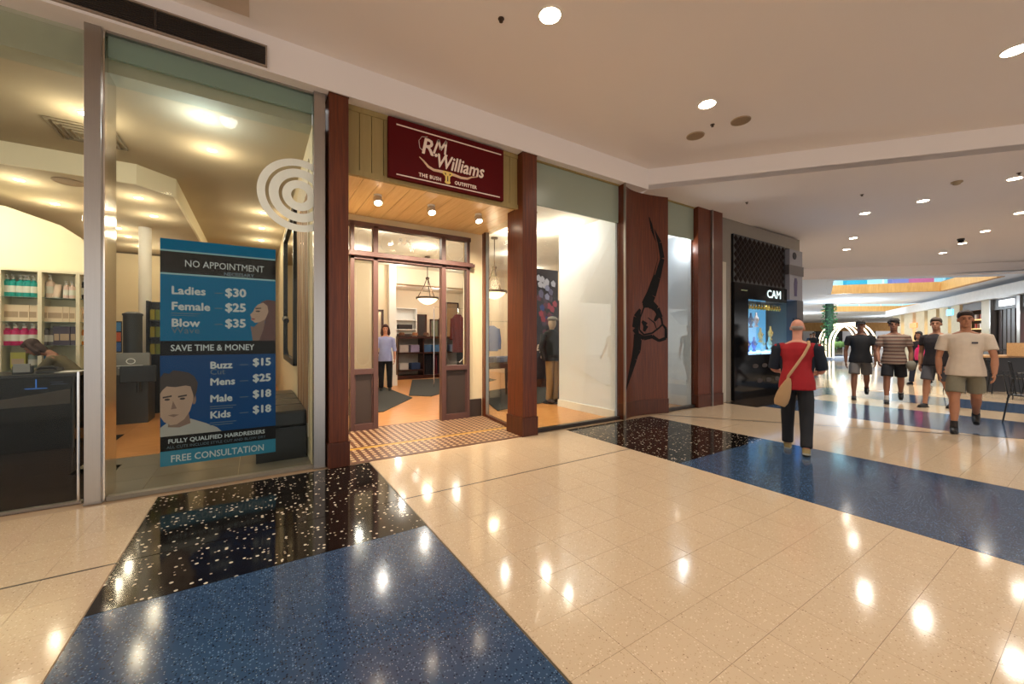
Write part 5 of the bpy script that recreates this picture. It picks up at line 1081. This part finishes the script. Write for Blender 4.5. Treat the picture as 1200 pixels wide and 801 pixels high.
# ============================================================ PEOPLE
def remesh(name, g, m, parent, vox, label=None, smooth=2, shape=None):
    me = bpy.data.meshes.new(name); me.from_pydata(g.v, [], g.f); me.update()
    o = bpy.data.objects.new(name, me); C.objects.link(o)
    r = o.modifiers.new('r', 'REMESH'); r.mode = 'VOXEL'; r.voxel_size = vox; r.use_smooth_shade = True
    if smooth: s_ = o.modifiers.new('s', 'SMOOTH'); s_.iterations = smooth; s_.factor = .5
    dg = bpy.context.evaluated_depsgraph_get(); dg.update(); nm = bpy.data.meshes.new_from_object(o.evaluated_get(dg)); bpy.data.objects.remove(o)
    nm.materials.clear(); nm.materials.append(m); nm.polygons.foreach_set('use_smooth', [True]*len(nm.polygons))
    o = link(name, nm, parent); WL[o.name] = wl(parent)
    if label: o['label'] = label
    return o
def person(loc, heading, height, label, skin, hair, top, bottom, legs, arms, head_turn=0, head_tilt=0, sleeve=.5, bottom_len=.5, lean=0, belly=1.0, hairstyle='short', shoe=(20, 20, 22), cap=False, female=False, shoulder=1.0, sock=None, name='person', collar=False, toplabel=None, side_panels=None):
    """legs, arms: (left, right) pairs of (swing, bend) in radians; local +Y is forward, +X the right side"""
    k = height/1.76; rz = math.atan2(-heading[0], heading[1])
    t = thing(name, label, 'person', (*loc, 0), rz)
    V = Vector; SKM = mat('skin %d %d %d' % skin, skin, .6, var=.08, scale=20)
    hip = {}; thigh, shin = .43, .42
    J = {}; lows = []
    for s_, (a_, b_) in zip((-1, 1), legs):
        h = V((s_*.09, 0, 0)); kn = h+V((s_*.015, math.sin(a_)*thigh, -math.cos(a_)*thigh)); an = kn+V((s_*.005, math.sin(a_-b_)*shin, -math.cos(a_-b_)*shin)); J[s_] = (h, kn, an, a_-b_); lows.append(an.z-.075-max(0, math.sin(-(a_-b_)))*.03)
    dz = -min(lows)
    for s_ in J: h, kn, an, q = J[s_]; J[s_] = (h+V((0, 0, dz)), kn+V((0, 0, dz)), an+V((0, 0, dz)), q)
    pel = V((0, 0, dz)); up = V((0, math.sin(lean), math.cos(lean)))
    P_ = lambda z, y=0: pel+up*z+V((0, y, 0))
    W_ = .9 if female else 1.0; sw = (.175 if female else .195)*shoulder
    body = G()
    def ring(c, rx, ry, n=18): return [c+V((rx*math.cos(2*PI*i/n), ry*math.sin(2*PI*i/n), 0)) for i in range(n)]
    tor = [(-.09, .12, .10, 0), (-.02, .165*W_, .115, 0), (.06, .16*W_, .115*belly, .0), (.16, .142*W_, .105*belly, .01*belly), (.26, .150*W_, .112, .01), (.36, .168*W_, .118, .005), (.44, .17*shoulder*W_, .105, 0), (.50, .135*shoulder*W_, .08, -.005), (.54, .07, .06, -.01)]
    body.rings([ring(P_(z, y), rx, ry) for z, rx, ry, y in tor])
    hc = P_(.70, .015+lean*.1); neck0 = P_(.50, -.01); body.tube([neck0, P_(.58, 0), hc-V((0, .01, .06))], [.06, .053, .055], 12)
    RH = Matrix.Rotation(head_turn, 3, 'Z') @ Matrix.Rotation(head_tilt, 3, 'X')
    def hp_(x, y, z): return hc+RH @ V((x, y, z))
    body.ell(hc+RH @ V((0, -.005, .035)), (.074, .094, .088), 18, 12, RH); body.ell(hp_(0, .018, -.035), (.058, .072, .078), 14, 10, RH)
    body.ell(hp_(0, .062, -.085), (.03, .026, .024), 10, 6, RH)
    body.tube([hp_(0, .088, .022), hp_(0, .103, -.005), hp_(0, .113, -.024)], [.008, .011, .015], 8); body.ell(hp_(0, .085, -.056), (.024, .012, .011), 10, 6, RH)
    body.ell(hp_(0, .082, .034), (.045, .012, .009), 10, 6, RH)
    for s_ in (-1, 1): body.ell(hp_(s_*.076, -.008, .0), (.010, .02, .031), 10, 6, RH)
    arm = {}
    for s_, (a_, b_) in zip((-1, 1), arms):
        sh_ = P_(.44)+V((s_*sw, 0, 0)); el = sh_+V((s_*.055, math.sin(a_)*.29, -math.cos(a_)*.29)); q = a_+b_; inw = -.25*math.sin(b_)*.26
        wr = el+V((s_*(.01)+s_*inw, math.sin(q)*.25, -math.cos(q)*.25)); arm[s_] = (sh_, el, wr, q)
        body.ell(sh_, (.046, .05, .05), 12, 8); body.tube([sh_+V((-s_*.06, 0, .02)), sh_, (sh_*.5+el*.5), el, el*.6+wr*.4, wr], [.042, .046, .044*W_, .036*W_, .039*W_, .025], 12)
        d = (wr-el).normalized(); side_ = V((s_, 0, 0)); side_ = (side_-d*side_.dot(d)).normalized(); fwd = d.cross(side_)*(-s_)
        if fwd.y < 0: fwd = -fwd
        pc = wr+d*.045; Rm = Matrix((side_, fwd, d)).transposed(); body.ell(pc, (.016, .04, .052), 10, 8, Rm)
        for f_, (o_, L_) in enumerate(((.028, .070), (.010, .080), (-.009, .074), (-.027, .058))):
            b0 = wr+d*.075+fwd*o_; b1_ = b0+d*L_*.5-side_*.010; b2_ = b1_+d*L_*.42-side_*.024; body.tube([wr+d*.05+fwd*o_*.8, b0, b1_, b2_], [.010, .0100, .0092, .0078], 8)
        body.tube([wr+d*.02+fwd*.026, wr+d*.05+fwd*.050-side_*.012, wr+d*.085+fwd*.056-side_*.022], [.013, .0115, .009], 8)
    for s_, (h, kn, an, q) in J.items():
        body.ell(h+V((-s_*.01, 0, .0)), (.085, .095, .09), 12, 8); body.tube([h, h*.6+kn*.4, kn, kn*.65+an*.35+V((0, -.012, 0)), kn*.2+an*.8, an], [.088, .074, .054, .056, .036, .036], 12)
        ft = V((0, math.cos(q*.6), math.sin(q*.6))) if q < 0 else V((0, 1, .15*math.sin(q)*2)).normalized(); ft.normalize(); dn = V((0, ft.z, -ft.y)); J[s_] = (h, kn, an, q, ft, dn)
        body.tube([an, an+dn*.035, an+dn*.05+ft*.08, an+dn*.058+ft*.14], [.036, .036, .033, .026], 10)
    for gg in (body,): gg.v = [tuple(V(v)*k) for v in gg.v]
    remesh('body', body, SKM, t, .0075*k)
    def sub(nm, g, c, lab=None, vox=.011, rough=.85, mt=None):
        g.v = [tuple(V(v)*k) for v in g.v]; return remesh(nm, g, mt or mat('%s cloth %d %d %d' % (nm, *c), c, rough, var=.10, scale=14), t, vox*k, lab, 2)
    # shirt
    sg_ = G(); e = .016
    hem = -.10 if not female else -.14
    st_ = [(hem, .205*W_, .145*belly, 0), (.0, .198*W_, .142*belly, 0), (.08, .182*W_, .134*belly, .0), (.17, .162*W_, .125*belly, .01*belly), (.27, .168*W_, .13, .01), (.36, .185*W_, .134, .005), (.44, .186*shoulder*W_, .12, 0), (.49, .145*shoulder*W_, .095, -.005), (.525, .078, .07, -.01)]
    sg_.rings([ring(P_(z, y), rx, ry) for z, rx, ry, y in st_])
    for s_, (sh_, el, wr, q) in arm.items():
        if sleeve <= 1: end = sh_.lerp(el, sleeve); sg_.tube([sh_+V((-s_*.07, 0, .015)), sh_+V((0, 0, .004)), sh_.lerp(el, sleeve*.5), end], [.062, .066, .066, .067 if sleeve < .95 else .055], 14)
        else: sg_.tube([sh_+V((-s_*.07, 0, .015)), sh_+V((0, 0, .004)), el, el.lerp(wr, sleeve-1)], [.06, .064, .052, .046], 14)
    sub('shirt', sg_, top, toplabel, mt=top if not isinstance(top, tuple) else None) if not isinstance(top, tuple) else sub('shirt', sg_, top, toplabel)
    # trousers or shorts
    bg = G(); bg.rings([ring(P_(z, y), rx, ry) for z, rx, ry, y in [(-.12, .12, .105, 0), (-.06, .17*W_, .125, 0), (.02, .172*W_, .125, 0), (.07, .165*W_, .118, 0)]])
    for s_, (h, kn, an, q, ft, dn) in J.items():
        if bottom_len <= 1: end = h.lerp(kn, bottom_len); bg.tube([h+V((-s_*.01, 0, -.03)), h.lerp(kn, bottom_len*.5), end], [.085, .098, .1], 14)
        else: bg.tube([h+V((-s_*.01, 0, -.02)), h.lerp(kn, .5), kn, kn.lerp(an, .6), kn.lerp(an, .98)+V((0, -.01, 0))], [.088, .09, .08, .068, .066], 14)
    sub('trousers' if bottom_len > 1 else 'shorts', bg, bottom)
    for s_, (h, kn, an, q, ft, dn) in J.items():
        g = G(); g.tube([an+dn*.045-ft*.045, an+dn*.045+ft*.02, an+dn*.052+ft*.11, an+dn*.055+ft*.165], [.036, .045, .043, .03], 12); g.tube([an-ft*.005, an+dn*.045], [.046, .046], 12)
        sho = sub('shoe', g, shoe, vox=.009, rough=.5)
        g = G(); so = an+dn*.078; w = V((1, 0, 0)); pts = [so-ft*.07-w*.035, so+ft*.06-w*.045, so+ft*.175-w*.03, so+ft*.19, so+ft*.175+w*.03, so+ft*.06+w*.045, so-ft*.07+w*.035]
        g.rings([[p*k for p in pts], [(p-dn*.018)*k for p in pts]]); obj('sole', g, mat('sole %d' % (150 if sum(shoe) > 150 else 60), (150, 150, 140) if sum(shoe) > 150 else (40, 38, 36), .6), sho, local=True)
        if sock: g = G().tube([an-dn*.09, an-dn*.0+dn*.02], [.041, .042], 12); sub('sock', g, sock, vox=.009)
    # hair, eyes, mouth
    HM = mat('hair %d %d %d' % hair, hair, .7, var=.3, scale=60); hg = G()
    if hairstyle in ('short', 'curly', 'long'):
        hg.ell(hp_(0, -.018, .06), (.085, .098, .09), 18, 12, RH); hg.ell(hp_(0, .048, .092), (.068, .052, .038), 14, 8, RH); hg.ell(hp_(0, -.05, .01), (.068, .058, .07), 14, 10, RH)
        if hairstyle == 'curly':
            for i in range(26): a_ = random.random()*2*PI; z = random.uniform(.04, .13); r = math.sqrt(max(.0, 1-((z-.03)/.12)**2)); hg.ell(hp_(.08*r*math.cos(a_), -.015+.09*r*math.sin(a_), z), (.026, .026, .024), 8, 6)
        if hairstyle == 'long':
            for s_ in (-1, 1): hg.tube([hp_(s_*.05, -.01, .1), hp_(s_*.085, .0, .0), hp_(s_*.095, -.01, -.1), hp_(s_*.085, .0, -.16)], [.03, .032, .036, .02], 10)
            hg.ell(hp_(0, -.06, -.06), (.085, .05, .12), 14, 10, RH)
        sub('hair', hg, hair, vox=.0075, mt=HM)
    elif hairstyle == 'bald':
        hg.ell(hp_(0, -.045, .0), (.071, .052, .04), 14, 8, RH); sub('hair', hg, hair, vox=.0075, mt=HM)
    if cap:
        g = G(); g.ell(hp_(0, -.01, .075), (.088, .104, .07), 18, 10, RH); g.rings([[hp_(.075*math.cos(a_), .075+.085*max(0, math.sin(a_)), .052+zz) for a_ in [2*PI*i/16 for i in range(16)]] for zz in (0, .012)]); sub('cap', g, (28, 28, 32), vox=.008)
    for s_ in (-1, 1):
        g = G().ell(hp_(s_*.028, .083, .014), (.012, .006, .006), 8, 6, RH); g.v = [tuple(V(v)*k) for v in g.v]; obj('eye', g, mat('eye dark', (38, 28, 24), .3), t, True, local=True)
        g = G().tube([hp_(s_*.012, .092, .034), hp_(s_*.03, .092, .038), hp_(s_*.047, .084, .033)], .0035, 6); g.v = [tuple(V(v)*k) for v in g.v]; obj('eyebrow', g, HM, t, True, local=True)
    g = G().ell(hp_(0, .0955, -.056), (.021, .005, .004), 8, 6, RH); g.v = [tuple(V(v)*k) for v in g.v]; obj('mouth', g, mat('lips', (120, 62, 54), .5), t, True, local=True)
    t['_k'] = k
    del t['_k']
    return t, P_, arm, k
def local_sub(t, k, nm, g, m, smooth=True, lab=None):
    g.v = [tuple(Vector(v)*k) for v in g.v]; o = obj(nm, g, m, t, smooth, local=True)
    if lab: o['label'] = lab
    return o
V = Vector
# striped cloth: real woven stripes
def striped():
    m, nt, p = nodes('striped knit'); t = nt.nodes.new('ShaderNodeTexCoord'); s = nt.nodes.new('ShaderNodeSeparateXYZ'); nt.links.new(t.outputs['Object'], s.inputs[0])
    a = nt.nodes.new('ShaderNodeMath'); a.operation = 'MULTIPLY'; a.inputs[1].default_value = 14; nt.links.new(s.outputs[2], a.inputs[0])
    f = nt.nodes.new('ShaderNodeMath'); f.operation = 'FRACT'; nt.links.new(a.outputs[0], f.inputs[0])
    r = nt.nodes.new('ShaderNodeValToRGB'); r.color_ramp.interpolation = 'CONSTANT'; nt.links.new(f.outputs[0], r.inputs[0]); e = r.color_ramp.elements
    e[0].position = 0; e[0].color = rgb(86, 62, 54); e[1].position = .38; e[1].color = rgb(166, 148, 130)
    for q, c in ((.52, (60, 46, 42)), (.62, (150, 128, 110)), (.85, (120, 84, 74))): z = e.new(q); z.color = rgb(*c)
    nt.links.new(r.outputs[0], p.inputs['Base Color']); p.inputs['Roughness'].default_value = .9; return m
# man in the red shirt walking away
t, P_, arm, k = person((5.44, 2.14), (.95, .31), 1.60, 'grey haired man in red shirt walking away with a beige shoulder bag', (196, 136, 112), (150, 136, 126), (150, 14, 24), (26, 26, 30), ((.20, .10), (-.12, .22)), ((.05, 1.35), (.05, 1.35)), sleeve=.35, bottom_len=2, lean=.10, belly=1.2, hairstyle='bald', shoe=(150, 130, 84), head_tilt=-.25, shoulder=1.08, toplabel='red shirt')
for s_ in (-1, 1):
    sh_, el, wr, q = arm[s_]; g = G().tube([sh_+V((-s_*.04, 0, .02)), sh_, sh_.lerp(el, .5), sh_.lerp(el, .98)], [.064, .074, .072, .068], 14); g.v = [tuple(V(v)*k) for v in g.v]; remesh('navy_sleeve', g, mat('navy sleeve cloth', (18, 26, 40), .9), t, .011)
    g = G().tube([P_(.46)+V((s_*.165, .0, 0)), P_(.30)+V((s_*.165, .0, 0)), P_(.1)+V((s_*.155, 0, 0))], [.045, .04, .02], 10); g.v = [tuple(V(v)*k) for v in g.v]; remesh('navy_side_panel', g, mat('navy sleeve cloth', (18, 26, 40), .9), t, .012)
strap = [P_(.50)+V((.12, .02, .035)), P_(.46)+V((.13, -.10, .02)), P_(.36)+V((.08, -.15, 0)), P_(.2)+V((-.01, -.17, 0)), P_(.08)+V((-.08, -.18, 0)), P_(.02)+V((-.09, -.165, 0))]
bag = thing('shoulder_bag', 'beige cloth shoulder bag hanging on the back of the man in red', 'bag', tuple(t.location), t.rotation_euler.z)
local_sub(bag, k, 'strap', G().tube(strap, .017, 8, False, .4), mat('bag strap', (178, 140, 104), .9))
g = G().lathe([(.01, -.18), (.06, -.175), (.08, -.12), (.08, -.04), (.065, .06), (.04, .15), (.018, .20)], n=16, sx=1, sy=.6); cb = P_(-.14)+V((-.125, -.16, -.0)); Rz = Matrix.Rotation(.28, 3, 'Y'); g.v = [tuple((Rz @ V(v)+cb)*k) for v in g.v]; obj('pouch', g, mat('bag canvas', (176, 140, 100), .95, bump=.2, var=.15), bag, True, local=True)
# young man in black with cap
person((11.26, 3.2), (-.96, -.28), 1.76, 'young man in black tee shirt, grey shorts and dark cap', (132, 88, 66), (30, 24, 22), (22, 22, 26), (104, 100, 98), ((-.28, .62), (.22, .08)), ((.22, .25), (-.12, .2)), sleeve=.55, bottom_len=.85, cap=True, hairstyle='short')
# striped shirt
t, P_, arm, k = person((11.13, 2.62), (-.97, -.24), 1.77, 'young man in striped tee shirt and black shorts carrying something', (140, 92, 68), (34, 26, 22), striped(), (24, 24, 28), ((-.22, .58), (.22, .08)), ((-.05, .25), (.18, .5)), sleeve=.6, bottom_len=.85, hairstyle='curly', sock=(190, 186, 180), toplabel='striped tee shirt')
g = G().ell((-.25, .12, .80), (.08, .06, .10), 12, 8); local_sub(t, 1, 'held_cloth', g, mat('held pale bag', (120, 114, 100), .8), True)
# man behind
person((11.1, 2.0), (-.93, .28), 1.76, 'balding man in dark tee shirt half hidden behind the white tee shirt', (170, 118, 88), (70, 54, 42), (34, 26, 28), (78, 76, 80), ((-.15, .3), (.2, .1)), ((.1, .3), (-.1, .3)), sleeve=.5, bottom_len=.9, hairstyle='short', head_turn=.35)
# woman with the pink bag
wx, wy = dl(11.6, 11.9)
t, P_, arm, k = person((wx, wy), (-.9, .3), 1.56, 'dark haired woman in black top far behind with pink bag', (150, 104, 80), (30, 22, 22), (34, 28, 34), (40, 44, 60), ((-.25, .3), (.25, .1)), ((.1, .3), (-.1, .3)), sleeve=.6, bottom_len=2, hairstyle='long', female=True)
bx, by = dl(11.35, 11.72); t = thing('pink_bag', 'bright pink bag hanging beside the striped shirt', 'bag', (bx, by, .72), 1.2)
obj('bag_body', G().rings([[(a_*math.cos(q), b_*math.sin(q), z) for q in [2*PI*j/14 for j in range(14)]] for a_, b_, z in ((.15, .07, 0), (.17, .09, .1), (.16, .08, .28), (.12, .04, .36))]), mat('pink nylon', (226, 40, 110), .5), t, True, local=True); obj('handle', G().tube([(-.08, 0, .35), (-.06, 0, .52), (.06, 0, .52), (.08, 0, .35)], .012, 8), mat('pink nylon', (226, 40, 110), .5), t, True, local=True)
# man in white
t, P_, arm, k = person((8.6, 1.26), (-.985, -.16), 1.76, 'large man in white tee shirt and grey green shorts walking forward', (168, 114, 84), (44, 30, 24), (206, 190, 172), (122, 116, 98), ((-.33, .50), (.20, .05)), ((.25, .3), (-.05, .3)), sleeve=.62, bottom_len=.82, hairstyle='short', shoulder=1.08, belly=1.08, sock=(40, 36, 36), head_turn=.12, toplabel='white tee shirt')
g = G().prismY([(-.115, .36), (-.055, .36), (-.055, .385), (-.115, .385)], .126, .142); g.v = [tuple(V(v)+P_(0)) for v in g.v]; local_sub(t, k, 'chest_print', g, mat('chest print', (70, 66, 76), .8), False)
# saleswoman
t, P_, arm, k = person((2.80, 10.35), (-.26, -.97), 1.70, 'saleswoman with long dark hair in light blue shirt standing in doorway', (196, 140, 118), (58, 26, 22), (150, 160, 208), (22, 22, 30), ((.02, .02), (-.02, .03)), ((-.02, .25), (.03, .2)), sleeve=1.15, bottom_len=2, hairstyle='long', female=True, belly=1.15, shoulder=1.05, toplabel='light blue shirt')
# person bending at the reception counter
t, P_, arm, k = person((-2.05, 7.98), (-.95, .1), 1.50, 'person with dark brown hair stooping behind the reception counter', (150, 104, 82), (52, 28, 18), (92, 84, 60), (30, 28, 30), ((.25, .2), (.15, .2)), ((.6, .9), (.6, .9)), sleeve=1.3, bottom_len=2, hairstyle='long', female=True, lean=.75, head_tilt=-.7)
# distant walkers
for i, (d_, l_, c, lab) in enumerate(((34, 36.0, (214, 216, 222), 'tiny distant person in white shirt beyond the walkers'), (23, 17.5, (30, 32, 40), 'distant person in dark clothes left of the arches'), (30, 22.6, (40, 60, 90), 'distant person in navy beside the arches'), (32, 20.6, (170, 180, 190), 'distant person in pale clothes left of the planted column'))):
    x, y = dl(d_, l_); person((x, y), (-.9, -.3), 1.7, lab, (150, 110, 86), (30, 24, 22), c, (40, 44, 60), ((-.2, .3), (.2, .1)), ((.2, .3), (-.2, .2)), bottom_len=2)
# unseen area light added behind the camera as general fill
area('mall_fill', (-2, -8, 3.8), 5, 80, (1, .85, .66), (0, 0, 0), 5)

# ------------------------------------------------------------ what sets alike lamps apart: their order in the view
def label_by_order(group, what):
    L = []
    for o in list(C.objects):
        if o.parent is None and o.get('group') == group:
            d, x, _ = pr(o.location[:2]); y = 396-465*(o.location[2]-EYE)/d
            if 0 < x < 1200 and 0 < y < 801 and d < 1e6: L.append((x, o))
    L.sort(key=lambda q: q[0])
    for i, (x, o) in enumerate(L):
        if i < len(ORD): o['label'] = (what+', '+('leftmost' if i == 0 else ORD[i]+' from the left')+' in the photo')
for g_, w_ in (('lower ceiling downlights', 'small downlight of the lower ceiling'), ('small lamps above the right hand shops', 'tiny lamp above the right hand shops'), ('lower salon ceiling downlights', 'downlight in the lower salon ceiling'),
               ('upper salon ceiling downlights', 'downlight in the upper salon ceiling'), ('outfitter front downlights', 'small outfitter ceiling downlight'), ('outfitter rear downlights', 'deep outfitter ceiling downlight'), ('atrium ceiling downlights', 'added cool atrium ceiling downlight')): label_by_order(g_, w_)
